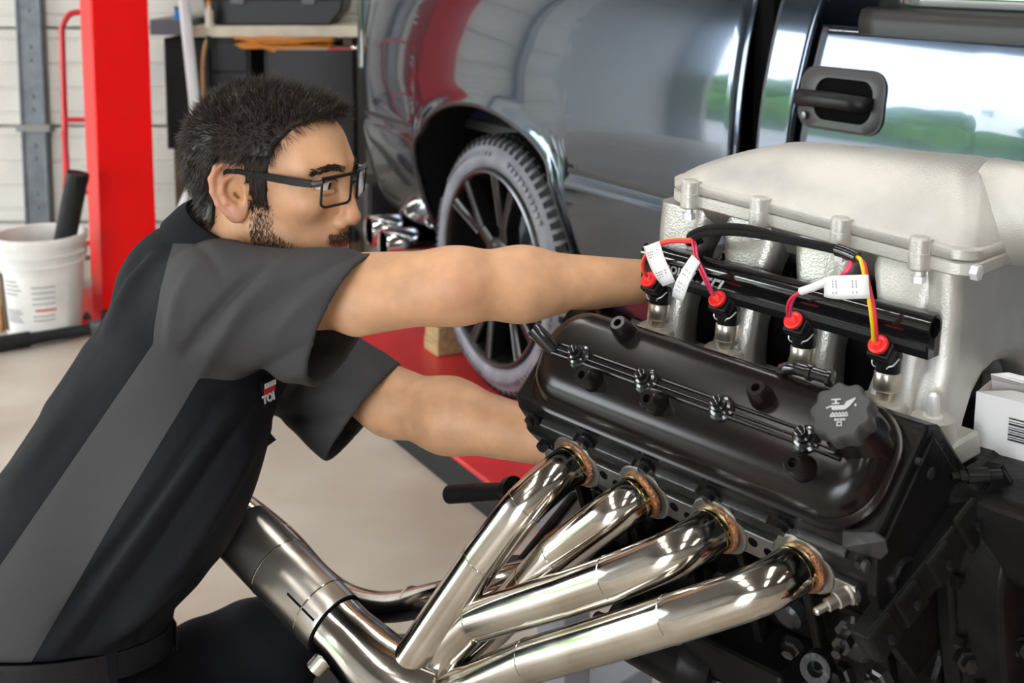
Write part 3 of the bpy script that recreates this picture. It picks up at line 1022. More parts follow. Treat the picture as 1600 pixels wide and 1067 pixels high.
# rear wheel
def wheel(cx, y0, name_par):
    wh = empty('wheel')
    wh.parent = name_par
    wh.location = (cx, y0, RW)
    mb = MB()
    A = (0, 1, 0)
    tp = [(0.030, 0.276), (0.006, 0.285), (-0.004, 0.300), (-0.006, 0.318), (0.004, 0.338), (0.014, 0.352), (0.020, 0.362), (0.034, 0.371), (0.048, 0.374)]
    rr = [(0.050, 0.374), (0.052, 0.365), (0.060, 0.365), (0.062, 0.375), (0.100, 0.375), (0.102, 0.366), (0.112, 0.366), (0.114, 0.375), (0.150, 0.375), (0.152, 0.366), (0.162, 0.366), (0.164, 0.375), (0.205, 0.375), (0.207, 0.365), (0.216, 0.365), (0.218, 0.374)]
    mb.lathe(tp, (0, 0, 0), A, 72, cap=False)
    wall = mb.build('sidewall', 'tyre_wall', wh, smooth=50)
    MB().lathe([(0.046, 0.30)] + [(0.047, 0.3735)] + rr + [(0.235, 0.370), (0.25, 0.355), (0.26, 0.32), (0.25, 0.28)], (0, 0, 0), A, 72, cap=False).build('tread', 'tyre_rubber', wh, smooth=40)
    mb = MB()
    for k in range(72):
        a = 2 * math.pi * k / 72
        da = 0.026
        for y_a, y_b, sk in ((0.012, 0.050, 0.0), (0.062, 0.100, 0.03), (0.114, 0.150, 0.06), (0.164, 0.205, 0.09)):
            r0, r1 = (0.350, 0.3785) if y_a < 0.05 else (0.37, 0.3795)
            vs = []
            for rr_ in (r0, r1):
                for yy, ss in ((y_a + (0.018 if rr_ == r1 and y_a < .05 else 0), 0), (y_b, 0.025)):
                    for dd in (-da, da):
                        t = a + dd + ss + sk
                        vs.append((rr_ * math.cos(t), yy, rr_ * math.sin(t)))
            mb.add(vs, [(0, 1, 3, 2), (4, 6, 7, 5), (0, 4, 5, 1), (2, 3, 7, 6), (0, 2, 6, 4), (1, 5, 7, 3)])
    tag(mb.build('tread_blocks', 'tyre_rubber', wh, smooth=0), kind='stuff')
    mb = MB()
    for k in range(96):
        if k % 32 in (6, 7, 8, 20, 21, 22, 23):
            continue
        a = 2 * math.pi * k / 96
        mb.obox((0.329 * math.cos(a), -0.0030, 0.329 * math.sin(a)), (0.006 * math.cos(a), 0.003, 0.006 * math.sin(a)), (-0.006 * math.sin(a), 0, 0.006 * math.cos(a)), (0, 0.004, 0))
    tag(mb.build('sidewall_ribs', 'tyre_wall', wall, smooth=0), kind='stuff')
    MB().lathe([(0.004, 0.287), (-0.004, 0.283), (-0.006, 0.277), (0.0, 0.270), (0.012, 0.266), (0.05, 0.262), (0.20, 0.255), (0.20, 0.262), (0.03, 0.282)], (0, 0, 0), A, 72, cap=False).build('rim_barrel', 'wheel_black', wh, smooth=40)
    MB().lathe([(-0.0062, 0.279), (-0.0075, 0.276), (-0.004, 0.2725), (-0.002, 0.274)], (0, 0, 0), A, 72, cap=False).build('rim_edge', 'wheel_edge', wh, smooth=60)
    MB().lathe([(0.10, 0.0), (0.10, 0.165), (0.112, 0.165), (0.112, 0.0)], (0, 0, 0), A, 48).build('brake_disc', 'galvanised', wh)
    MB().lathe([(0.09, 0.0), (0.03, 0.085), (0.024, 0.078), (0.022, 0.060), (0.022, 0.040), (0.012, 0.036), (0.010, 0.0)], (0, 0, 0), A, 36).build('hub_centre', 'wheel_black', wh)
    for k in range(6):
        a0 = 2 * math.pi * k / 6 + 0.26
        pts = [(0.05, 0.0, 0.030, 0.026), (0.10, 0.0, 0.024, 0.022), (0.145, 0.0, 0.016, 0.020)]
        mb = MB()
        ed = MB()
        stem = []
        for r, t, y, hw in pts:
            stem.append([((r) * math.cos(a0) - s * hw * math.sin(a0), y + dy, r * math.sin(a0) + s * hw * math.cos(a0)) for s, dy in ((-1, 0.004), (-0.7, 0), (0.7, 0), (1, 0.004), (1, 0.045), (-1, 0.045))])
        mb.rings(stem)
        for sg in (-1, 1):
            arm = []
            line = []
            for r, t, y, hw in ((0.130, 0.06, 0.017, 0.017), (0.17, 0.115, 0.012, 0.016), (0.22, 0.160, 0.006, 0.016), (0.272, 0.185, 0.000, 0.019)):
                a = a0 + sg * t
                arm.append([(r * math.cos(a) - s * hw * math.sin(a), y + dy, r * math.sin(a) + s * hw * math.cos(a)) for s, dy in ((-1, 0.004), (-0.7, 0), (0.7, 0), (1, 0.004), (1, 0.045), (-1, 0.045))])
                line.append((r * math.cos(a) - sg * 0.75 * hw * math.sin(a), y + 0.0005, r * math.sin(a) + sg * 0.75 * hw * math.cos(a)))
            mb.rings(arm)
            ed.tube(line, 0.0022, 6)
        sp = mb.build('spoke', 'wheel_black', wh, smooth=40)
        ed.build('milled_edge', 'wheel_edge', sp)
        a = a0 + math.pi / 6
        MB().lathe([(0.045, 0.010), (0.022, 0.010), (0.018, 0.006), (0.018, 0)], (0.062 * math.cos(a), 0, 0.062 * math.sin(a)), (0, 1, 0), 6).build('lug_nut', 'wheel_edge', wh)
    a = math.radians(215)
    MB().tube([(0.262 * math.cos(a), 0.004, 0.262 * math.sin(a)), (0.235 * math.cos(a), -0.006, 0.235 * math.sin(a))], 0.005, 8).build('valve_stem', 'chrome', wh)
    return wh


wheel(0.0, 0.0, truck)
wheel(3.35, 0.0, truck).scale = (1, 1, 1)
for cx in (0.0, 3.35):
    w = MB().lathe([(0, 0.27), (0, 0.33), (0.02, 0.37), (0.24, 0.375), (0.26, 0.33), (0.26, 0.27), (0.1, 0.25), (0.1, 0.0), (0.08, 0.0), (0.05, 0.26)], (cx, 1.64, RW), (0, 1, 0), 48).build('far_wheel', 'tyre_rubber', truck)
# twin exhaust tips behind the wheel
for x, z, out in ((-0.815, 0.425, 0.02), (-0.675, 0.405, 0.03)):
    c = TP(x, out, z)
    MB().lathe([(0.0, 0.048), (-0.004, 0.052), (0.0, 0.054), (0.20, 0.052), (0.26, 0.035), (0.50, 0.032), (0.50, 0.0), (0.16, 0.0), (0.16, 0.046), (0.0, 0.048)], c, (0.10, 1, 0.0), 32, cap=False).build('exhaust_tip', 'chrome', truck)
    MB().lathe([(0.15, 0.0), (0.15, 0.046), (0.155, 0.0)], c, (0.10, 1, 0), 24).build('exhaust_bore', 'arch_liner', truck)
MB().tube([TP(-0.75, -0.45, 0.42), TP(-0.2, -0.5, 0.62), TP(1.0, -0.6, 0.35), TP(2.5, -0.6, 0.35)], 0.032, 12).build('exhaust_pipe', 'arch_liner', truck)

# ------------------------------------------------------------------ red runway of the drive-on lift, chock
rw = tag(empty('lift_runway', matrix=Matrix.Translation((HUB[0], HUB[1], 0)) @ Matrix.Rotation(math.radians(-60), 4, 'Z')), 'low red steel lift runway under the truck wheel', 'lift runway')
def runway(r, x0, x1, y0, y1):
    MB().box((x0, y0, 0.086), (x1, y1, 0.0995)).build('deck', 'runway_red', r, smooth=0, bevel=0.003)
    for a, b in ((y0 + 0.005, y0 + 0.03), (y1 - 0.03, y1 - 0.005)):
        MB().box((x0 + 0.005, a, 0.0), (x1 - 0.005, b, 0.086)).build('side_rail', 'dark_cabinet', r, smooth=0)
    for a in (x0 + 0.005, x1 - 0.03):
        MB().box((a, y0 + 0.03, 0.0), (a + 0.025, y1 - 0.03, 0.086)).build('end_rail', 'dark_cabinet', r, smooth=0)


runway(rw, -1.35, 0.56, -0.285, 0.40)
rwM = Matrix.Translation((HUB[0], HUB[1], 0)) @ Matrix.Rotation(math.radians(-60), 4, 'Z')
for lab, x0, x1, y0, y1 in (('red lift runway under the far rear wheel of the truck', -1.35, 0.56, 1.45, 2.1), ('red lift runway under the near front wheel of the truck', 2.7, 4.0, -0.285, 0.40), ('red lift runway under the far front wheel of the truck', 2.7, 4.0, 1.45, 2.1)):
    runway(tag(empty('lift_runway', matrix=rwM), lab, 'lift runway'), x0, x1, y0, y1)
ck = tag(empty('wood_chock', matrix=Matrix.Translation((0, 0, 0.1)) @ Matrix.Translation((HUB[0], HUB[1], 0)) @ Matrix.Rotation(math.radians(-60), 4, 'Z') @ Matrix.Translation((-0.43, 0.05, 0))), 'small wooden block chocking the rear truck wheel', 'wood block')
MB().box((-0.05, -0.03, 0), (0.05, 0.10, 0.045)).build('lower_block', 'timber', ck, smooth=0, bevel=0.003)
MB().box((-0.045, -0.028, 0.0455), (0.05, 0.095, 0.09)).build('upper_block', 'timber', ck, smooth=0, bevel=0.003)
# ------------------------------------------------------------------ V8 engine on a stand
EA, ET = math.radians(43.2), math.radians(-1.5)
E1 = np.array([math.sin(EA) * math.cos(ET), -math.cos(EA) * math.cos(ET), math.sin(ET)])
E2 = np.array([-math.cos(EA), -math.sin(EA), 0.0])
E3 = np.cross(E2, E1)
if E3[2] < 0:
    E3 = -E3
EO = np.array([0.1735, 1.5548, 0.937])
WB = 0.60
_o = EO - WB * E3
eM = Matrix([[E1[0], -E2[0], E3[0], _o[0]], [E1[1], -E2[1], E3[1], _o[1]], [E1[2], -E2[2], E3[2], _o[2]], [0, 0, 0, 1]])
engine = tag(empty('engine', matrix=eM), 'black V8 engine block with cast aluminium intake mounted on a stand', 'engine')
# u along the crank, v outward on the near bank, w up


def EX(u, v, w):
    return (u, -v, w + WB)


def EXa(p):
    return np.array(EX(*p))


def EW(u, v, w):
    return EO + u * E1 + v * E2 + w * E3


S2 = math.sqrt(0.5)


def VC(u, m, n):
    return (u, 0.135 + S2 * (m + n), -0.072 + S2 * (n - m))


def EB():
    return MB(EX)


NV = np.array([0, S2, S2])
MVd = np.array([0, S2, -S2])
PITCHU = 0.11176

# --- block and oil pan
bl = EB()
sec = [VC(0, -0.085, -0.168)[1:], VC(0, 0.082, -0.168)[1:], VC(0, 0.078, -0.29)[1:], (0.0, -0.36), (-0.01, -0.44), (-0.33, -0.44), (-0.34, -0.36), (-0.34 - VC(0, 0.078, -0.29)[1], VC(0, 0.078, -0.29)[2]), (-0.34 - VC(0, 0.082, -0.168)[1], VC(0, 0.082, -0.168)[2]), (-0.34 - VC(0, -0.085, -0.168)[1], VC(0, -0.085, -0.168)[2])]
bl.rings([[(u, v, w) for v, w in sec] for u in (-0.075, 0.435)])
block = bl.build('block', 'engine_black', engine, smooth=0, bevel=0.008)
pan = EB()
pan.rings([[(u, v, w) for u, v in rrect(-0.07 + a, 0.43 - a, -0.30 + a, -0.04 - a, 0.03)] for w, a in ((-0.441, -0.012), (-0.452, -0.012), (-0.453, 0.0), (-0.56, 0.012), (-0.585, 0.03))])
pan.build('oil_pan', 'engine_black', engine, smooth=40)
# ribs and bosses on the block flank
for k in range(6):
    u = -0.04 + k * 0.088
    a, b = np.array(VC(u, 0.082, -0.17)), np.array([u, 0.005, -0.43])
    EB().obox((a + b) / 2 + np.array([0, 0.006, 0]), (0.006, 0, 0), (b - a) / 2 * 0.92, (0, 0.012, 0.006)).build('block_rib', 'engine_black', block, smooth=0, bevel=0.003)
for k in range(5):
    u = 0.005 + k * 0.088
    EB().lathe([(0, 0.019), (0.014, 0.019), (0.018, 0.014), (0.018, 0.0)], (u, 0.03, -0.335), (0, 0.85, -0.3), 16).build('core_plug', 'head_grey', block)
    EB().lathe([(0, 0.010), (0.010, 0.010), (0.012, 0.006), (0.030, 0.006), (0.030, 0)], (u + 0.035, 0.012, -0.40), (0, 0.9, -0.2), 6).build('side_bolt', 'bolt_dark', block)
EB().obox((-0.02, 0.025, -0.405), (0.03, 0, 0), (0, 0.035, 0), (0, 0, 0.018)).build('mount_pad', 'engine_black', block, smooth=0, bevel=0.005)
EB().obox((0.19, 0.03, -0.42), (0.09, 0, 0.004), (0, 0.035, -0.01), (0, 0.0, 0.022)).build('mount_bracket', 'engine_black', block, smooth=0, bevel=0.006)
EB().lathe([(0, 0.017), (0.02, 0.017), (0.02, 0.009), (0.004, 0.009)], (0.335, 0.075, -0.355), (0.25, 0.9, 0.2), 20).build('threaded_boss', 'head_grey', block)
EB().tube(smooth_path([EXa(q) * 0 + np.array(q) for q in ((-0.02, 0.05, -0.47), (0.08, 0.06, -0.45), (0.17, 0.055, -0.462), (0.26, 0.06, -0.44), (0.36, 0.05, -0.46))], 6), 0.010, 10).build('oil_line', 'black_gloss', block)
EB().lathe([(0, 0.04), (0.12, 0.04), (0.125, 0.036), (0.16, 0.03), (0.165, 0.0)], (0.02, 0.045, -0.46), (1, 0, 0), 20).build('starter_motor', 'engine_black', block)

# --- cylinder heads
hd_ = EB()
hsec = [(-0.070, -0.044), (0.066, -0.044), (0.074, -0.060), (0.078, -0.085), (0.088, -0.095), (0.088, -0.150), (0.080, -0.168), (-0.085, -0.168), (-0.085, -0.07)]
hd_.rings([[VC(u, m, n) for m, n in hsec] for u in (-0.085, 0.432)])
head = hd_.build('cylinder_head', 'engine_black', engine, smooth=0, bevel=0.005)
for k in range(6):
    u = -0.055 + k * 0.095
    EB().lathe([(0, 0.011), (0.006, 0.011), (0.007, 0.007), (0.014, 0.007), (0.014, 0)], VC(u, 0.074, -0.065), tuple(np.array(VC(0, 1, 0.3)) - np.array(VC(0, 0, 0))), 6).build('head_bolt', 'bolt_dark', head)
    if k < 5:
        EB().obox(np.array(VC(u + 0.045, 0.078, -0.067)), (0.03, 0, 0), MVd * 0.006, NV * 0.004).build('cast_rib', 'head_grey', head, smooth=0, bevel=0.002)
far = share(head, 'cylinder_head', engine)
far.scale = (1, -1, 1)
far.location = (0, 0.34, 0)
# end face details of the near head
for (v, w, r) in ((0.050, -0.105, 0.007), (0.075, -0.085, 0.004), (0.168, -0.165, 0.006), (0.140, -0.255, 0.006), (-0.02, -0.19, 0.007)):
    EB().lathe([(0, r), (0.005, r), (0.006, r * 0.5), (0.006, 0)], (0.432, v, w), (1, 0, 0), 12).build('end_plug', 'head_grey', head)
EB().lathe([(0.0, 0.024), (0.004, 0.024), (0.005, 0.019), (0.0015, 0.018), (0.001, 0.0)], (0.434, 0.095, -0.205), (1, 0, 0), 24).build('freeze_plug', 'black_gloss', head)
EB().lathe([(0, 0.015), (0.012, 0.015), (0.013, 0.010), (0.035, 0.010), (0.036, 0.005), (0.05, 0.005), (0.05, 0)], (0.40, 0.125, -0.262), (0.2, 0.9, -0.1), 6).build('knock_sensor', 'black_gloss', block)
EB().add([(0.410, 0.172, -0.138), (0.436, 0.160, -0.132), (0.447, 0.156, -0.138), (0.449, 0.153, -0.150), (0.442, 0.154, -0.160), (0.428, 0.160, -0.158), (0.410, 0.172, -0.154)], [(0, 1, 2, 3, 4, 5, 6)]).build('lifting_tab', 'head_grey', head, smooth=0, solid=0.004)

# --- valve covers
def cover(name):
    mb = EB()
    rings = []
    for n, i0, i1, ie in ((-0.044, 0, 0, 0), (-0.034, 0, 0, 0), (-0.0325, 0.003, 0.003, 0.003), (-0.032, 0.007, 0.007, 0.007), (-0.026, 0.0085, 0.0085, 0.0085), (-0.018, 0.009, 0.011, 0.010), (-0.010, 0.011, 0.017, 0.014), (-0.004, 0.016, 0.027, 0.021), (-0.0008, 0.024, 0.042, 0.030), (0.0, 0.034, 0.056, 0.040)):
        o = rrect(-0.068 + ie, 0.425 - ie, -0.073 + i0, 0.072 - i1, 0.056 - ie * 0.4, 10)
        rings.append([VC(u, m, n - max(0, m) * 0.05) for u, m in o])
    mb.rings(rings)
    return mb.build(name, 'cover_black', engine, smooth=50)


vcov = cover('valve_cover')
fc = share(vcov, 'valve_cover', engine)
fc.scale = (1, -1, 1)
fc.location = (0, 0.34, 0)
for dm, r in ((-0.0085, 0.0022), (0.0, 0.0014), (0.0065, 0.0022)):
    EB().tube([VC(u, 0.003 + dm + (0.001 if i in (0, 8) else 0), 0.0008) for i, u in enumerate(np.linspace(-0.045, 0.385, 9))], r, 8).build('centre_rib', 'cover_black', vcov)
for k in range(4):
    u = 0.015 + 0.1088 * k
    b = EB().lathe([(-0.001, 0.0155), (0.002, 0.0155), (0.004, 0.0125), (0.0055, 0.0125), (0.007, 0.0095), (0.011, 0.009), (0.012, 0.0065), (0.019, 0.0062), (0.020, 0.0045), (0.020, 0)], VC(u, 0.003, 0.0), NV, 20).build('cover_bolt', 'black_gloss', vcov)
for u, m, h in ((0.058, -0.046, 0.022), (0.272, -0.024, 0.022), (0.052, 0.024, 0.026), (0.153, 0.023, 0.026), (0.352, 0.032, 0.028)):
    EB().lathe([(-0.006, 0.0155), (0.003, 0.0145), (h - 0.003, 0.0115), (h, 0.0095), (h, 0.005), (h - 0.010, 0.0045), (h - 0.010, 0)], VC(u, m, -0.001 - max(0, m) * 0.12), tuple(NV + 0.25 * MVd * (1 if m > 0 else -0.2)), 18).build('coil_standoff', 'cover_black', vcov)
# vent nipple at the rear end, breather elbow at the front
EB().tube([VC(-0.030, 0.004, -0.004), VC(-0.040, 0.001, 0.012), VC(-0.052, -0.003, 0.026)], [0.0105, 0.0105, 0.0098], 16).build('vent_nipple', 'black_gloss', vcov)
EB().tube(smooth_path([VC(0.268, -0.060, -0.03), VC(0.275, -0.063, -0.005), VC(0.292, -0.066, 0.004), VC(0.315, -0.068, 0.003), VC(0.338, -0.069, 0.001)], 5), 0.0072, 12).build('breather_elbow', 'black_gloss', vcov)
for u in (0.312, 0.336):
    EB().lathe([(-0.003, 0.0072), (-0.002, 0.0095), (0.002, 0.0095), (0.003, 0.0072)], VC(u, -0.068, 0.003), (1, -0.05, -0.05), 14).build('hose_barb', 'black_gloss', vcov)
# raised neck and scalloped oil cap with light print
cu, cm = 0.384, -0.024
EB().lathe([(-0.025, 0.034), (0.004, 0.031), (0.010, 0.028), (0.024, 0.027), (0.024, 0)], VC(cu, cm, -0.004), NV, 28).build('oil_filler_neck', 'cover_black', vcov)
cap = EB()
rr_ = []
for h, s in ((0.016, 0.86), (0.020, 0.98), (0.034, 1.0), (0.038, 0.97), (0.040, 0.90), (0.0395, 0.84)):
    rr_.append([VC(cu + s * (0.0315 + (0.0022 * math.cos(9 * t) if s > 0.88 else 0)) * math.cos(t), cm + s * (0.0315 + (0.0022 * math.cos(9 * t) if s > 0.88 else 0)) * math.sin(t), h) for t in (2 * math.pi * k / 72 for k in range(72))])
cap.rings(rr_)
capo = cap.build('oil_cap', 'trim_grey', engine, smooth=40)
# print axes on the cap: right-hand direction and up direction as read from the near side
pr_x = nrm(np.array([0.85, -0.37 * S2, 0.37 * S2]))
pr_x = np.array([0.93, 0, 0]) + (-0.37) * MVd
pr_x = nrm(pr_x)
pr_y = nrm(np.cross(NV, pr_x)) * (1 if np.cross(NV, pr_x) @ (-MVd) > 0 else -1)
c0 = np.array(VC(cu, cm, 0.0402))


def cap_mark(polys, name='cap_symbol'):
    mb = EB()
    for po in polys:
        mb.prism(po, c0, pr_x * 0.001, pr_y * 0.001, NV, -0.0004, 0.0005)
    return mb.build(name, 'print_light', capo, smooth=0)


cap_mark([[(-10, 5), (4, 5), (6, 9), (15, 13), (15.5, 11.5), (10, 4), (5, 0), (-8, 0)], [(-9, 6.5), (-1, 6.5), (-1, 8), (-9, 8)], [(-6, 8), (-4, 8), (-4, 11), (-6, 11)], [(-10, 11), (0, 11), (0, 12.5), (-10, 12.5)], [(-15, 3), (-10, 5), (-10, 3.4), (-14, 1.6)], [(15.5, 7), (16.8, 4.5), (15.5, 3), (14.2, 4.5)]])
cap_mark([[(x, -6), (x + 1.4, -6), (x + 3.4, -2.5), (x + 2.2, -2.5)] for x in (-10, -6.5, -3, 0.5, 4)] + [[(x + 2.2, -2.5), (x + 3.4, -2.5), (x + 4.6, -6), (x + 3.4, -6)] for x in (-10, -6.5, -3, 0.5, 4)] + [[(-10, -7.6), (8.5, -7.6), (8.5, -6.2), (-10, -6.2)]], 'cap_wave')
cap_mark([[(x, -12), (x + 2.2, -12), (x + 2.2, -9.5), (x, -9.5)] for x in (-5, -2, 1, 4)], 'cap_print')
cap_mark([[(-2.5, -18), (3, -18), (3, -16.8), (-2.5, -16.8)], [(-2.5, -14.2), (3, -14.2), (3, -13), (-2.5, -13)], [(-2.5, -17), (-1.3, -17), (-1.3, -14), (-2.5, -14)], [(1.8, -17), (3, -17), (3, -14), (1.8, -14)]], 'cap_print')

# --- intake manifold
im = empty('intake_manifold')
im.parent = engine
U0, U1, V0, V1 = -0.004, 0.420, -0.302, -0.040


def wf(u):
    return 0.112 - 0.038 * u      # height of the flange joint


fl = EB()
o = rrect(U0, U1, V0, V1, 0.030, 8)
fl.rings([[(u, v, wf(u) + d) for u, v in rrect(U0 + i, U1 - i, V0 + i, V1 - i, 0.030, 8)] for d, i in ((-0.016, 0.002), (-0.014, 0.0), (-0.002, 0.0), (0.0, 0.002))])
fl.build('lower_flange', 'aluminium_cast', im, smooth=40)
lid = EB()
lr = []
for i_, h_ in ((0.004, 0.0150), (0.007, 0.0185), (0.012, 0.0235), (0.020, 0.0300), (0.032, 0.0375), (0.048, 0.0455), (0.066, 0.0525), (0.086, 0.0580), (0.106, 0.0610), (0.126, 0.0620)):
    k_ = (h_ - 0.015) / 0.047
    lr.append([(u, v, wf(u) + 0.015 + k_ * (0.040 + 0.105 * max(0, u))) for u, v in rrect(U0 + i_, U1 - i_ * 0.55, V0 + i_, V1 - i_, max(0.004, 0.034 - 0.10 * i_), 8)])
lid.rings(lr, cap0=False)
lid.rings([[(u, v, wf(u) + d) for u, v in rrect(U0 + i, U1 - i, V0 + i, V1 - i, 0.030, 8)] for d, i in ((0.001, 0.002), (0.003, 0.0), (0.013, 0.0), (0.0155, 0.003), (0.016, 0.006))])
lid.build('plenum_lid', 'aluminium_cast', im, smooth=50)
for k, u in enumerate((0.040, 0.148, 0.262, 0.362)):
    bo = EB()
    bo.lathe([(0.0, 0.010), (0.002, 0.012), (0.020, 0.012), (0.0205, 0.0115), (0.0355, 0.0115), (0.038, 0.009), (0.038, 0)], (u, -0.037, wf(u) - 0.018), (0, 0, 1), 16)
    bo.obox((u, -0.047, wf(u) + 0.0), (0.012, 0, 0), (0, 0.010, 0), (0, 0, 0.018))
    bs_ = bo.build('bolt_boss', 'aluminium_cast', im, smooth=40, bevel=0.001)
    EB().lathe([(0, 0.0055), (-0.006, 0.0055), (-0.0065, 0.0085), (-0.014, 0.0085), (-0.0145, 0.006), (-0.0145, 0)], (u, -0.037, wf(u) - 0.018), (0, 0, 1), 6).build('flange_bolt', 'aluminium_bright', bs_, smooth=0)
# lower plenum and runners
EB().rings([[(u, v, wf(u) - d) for u, v in rrect(0.008 + i, 0.405 - i, V0 + 0.012 + i, V1 - 0.014 - i, 0.03, 6)] for d, i in ((0.016, 0.0), (0.030, 0.004), (0.055, 0.03))]).build('lower_plenum', 'aluminium_runner', im, smooth=40)
for sgn in (1, -1):
    for k in range(4):
        u = k * PITCHU + 0.004
        rn = EB()
        rings = []
        for v, w, hu, hv, du in ((-0.088, 0.088, 0.047, 0.034, 0.012), (-0.080, 0.060, 0.043, 0.030, 0.010), (-0.074, 0.030, 0.036, 0.028, 0.006), (-0.070, -0.010, 0.031, 0.026, 0.002), (-0.062, -0.050, 0.029, 0.025, 0.0), (-0.052, -0.085, 0.034, 0.027, 0.0), (-0.048, -0.100, 0.037, 0.030, 0.0)):
            vv = v if sgn > 0 else -0.34 - v
            rings.append([(u + du * (1 - k / 2.2) + a, vv + b, w) for a, b in rrect(-hu, hu, -hv, hv, min(hu, hv) * 0.72, 6)])
        rn.rings(rings)
        rn.build('runner', 'aluminium_runner' if k < 3 else 'aluminium_cast', im, smooth=60)
        if sgn > 0:
            EB().lathe([(-0.030, 0.032), (-0.004, 0.029), (0.0, 0.026), (0.0, 0)], (u - 0.004, -0.030, -0.074), (0, 0.08, 1), 22).build('injector_boss', 'aluminium_cast', im)
# head-side flange of the manifold with its studs
for sgn in (1, -1):
    fb_ = EB()
    pts = [(-0.080, -0.098), (-0.022, -0.098), (-0.006, -0.116), (-0.020, -0.128), (-0.09, -0.128)]
    fb_.rings([[(u, v if sgn > 0 else -0.34 - v, w) for v, w in pts] for u in (-0.03, 0.425)])
    fb_.build('port_flange', 'aluminium_cast', im, smooth=0, bevel=0.004)
EB().lathe([(-0.06, 0.026), (-0.02, 0.025), (0.0, 0.023), (0.0, 0.0)], (0.398, -0.022, -0.075), (0, 0.05, 1), 20).build('bolt_pillar', 'aluminium_cast', im)
EB().lathe([(0, 0.011), (0.002, 0.011), (0.003, 0.0075), (0.012, 0.0075), (0.026, 0.006), (0.029, 0.003), (0.029, 0)], (0.398, -0.022, -0.075), (0, 0.05, 1), 12).build('stud', 'aluminium_bright', im)
fw = EB()
out = [(-0.045, 0.095), (-0.297, 0.095), (-0.297, -0.12), (-0.262, -0.12), (-0.256, -0.09), (-0.236, -0.066), (-0.205, -0.053), (-0.165, -0.049), (-0.135, -0.056), (-0.112, -0.074), (-0.098, -0.10), (-0.088, -0.128), (-0.030, -0.128), (-0.030, -0.07), (-0.048, -0.03), (-0.050, 0.03)]
fw.rings([[(u, v, w) for v, w in out] for u in (0.362, 0.402)])
fw.build('front_web', 'aluminium_cast', im, smooth=40, bevel=0.017, seg=5)
EB().lathe([(-0.05, 0.062), (0.0, 0.058), (0.02, 0.056), (0.03, 0.062), (0.045, 0.062), (0.045, 0.05), (-0.02, 0.05), (-0.02, 0)], (0.43, -0.171, 0.135), (1, 0, 0.08), 32).build('throttle_inlet', 'aluminium_cast', im)
for v in (-0.05, -0.29):
    EB().lathe([(0, 0.009), (0.008, 0.009), (0.0085, 0.006), (0.0085, 0)], (0.418, v, 0.088), (1, 0, 0), 6).build('front_bolt', 'aluminium_bright', im, smooth=0)

# black block added under the plenum to darken the gaps between runners
vh = EB()
vh.rings([[(u, v, w) for u, v in rrect(-0.02 + i, 0.355 - i, -0.245 + i, -0.095 - i, 0.02, 4)] for w, i in ((-0.16, 0.0), (-0.02, 0.0), (0.012, 0.012), (0.02, 0.03))])
vh.build('valley_shade_block', 'engine_black', engine, smooth=40)
for k in range(3):
    EB().lathe([(0, 0.009), (0.006, 0.009), (0.007, 0.006), (0.014, 0.006), (0.014, 0)], (0.05 + 0.11 * k, -0.11, 0.012), (0, 0.3, 1), 6).build('valley_bolt', 'bolt_dark', engine, smooth=0)

# --- fuel rail
fr = EB()
rp = [(math.sin(t) * 0.0150, 0.0205 + math.cos(t) * 0.0150) for t in np.linspace(-2.2, 2.2, 22)]
rp = [(-0.034 + a, b) for a, b in rp] + [(-0.0215, 0.004), (-0.0215, -0.013), (-0.046, -0.013), (-0.046, 0.004)]
bore = [(-0.034 + 0.0115 * math.sin(t), 0.0205 + 0.0115 * math.cos(t)) for t in np.linspace(-math.pi, math.pi, 27)[:-1]]
ra = lambda u: [(u, v, w) for v, w in rp]
fr.rings([ra(-0.024), ra(0.388)], cap1=False)
fr.rings([[(0.388, v, w) for v, w in rp], [(0.388, v, w) for v, w in bore], [(0.345, v, w) for v, w in bore]], cap0=False)
rail = fr.build('fuel_rail', 'rail_black', engine, smooth=35)
EB().box((-0.020, -0.0214, -0.004), (0.385, -0.0205, 0.0025)).build('rail_groove', 'trim_black', rail, smooth=0)
# lettering on the side of the rail
tx = place_text('rail_lettering', 'Holley', 0.022, EXa((0.040, -0.0190, 0.0135)), (1, 0, 0), (0, 0.25, 0.97), 'print_light', rail, shear=0.0, bold=0.0004, depth=0.0003)
tx = place_text('rail_lettering', 'EFI', 0.026, EXa((0.094, -0.0195, 0.0115)), (1, 0, 0), (0, 0.25, 0.97), 'print_light', rail, shear=0.45, bold=0.0006, depth=0.0003)

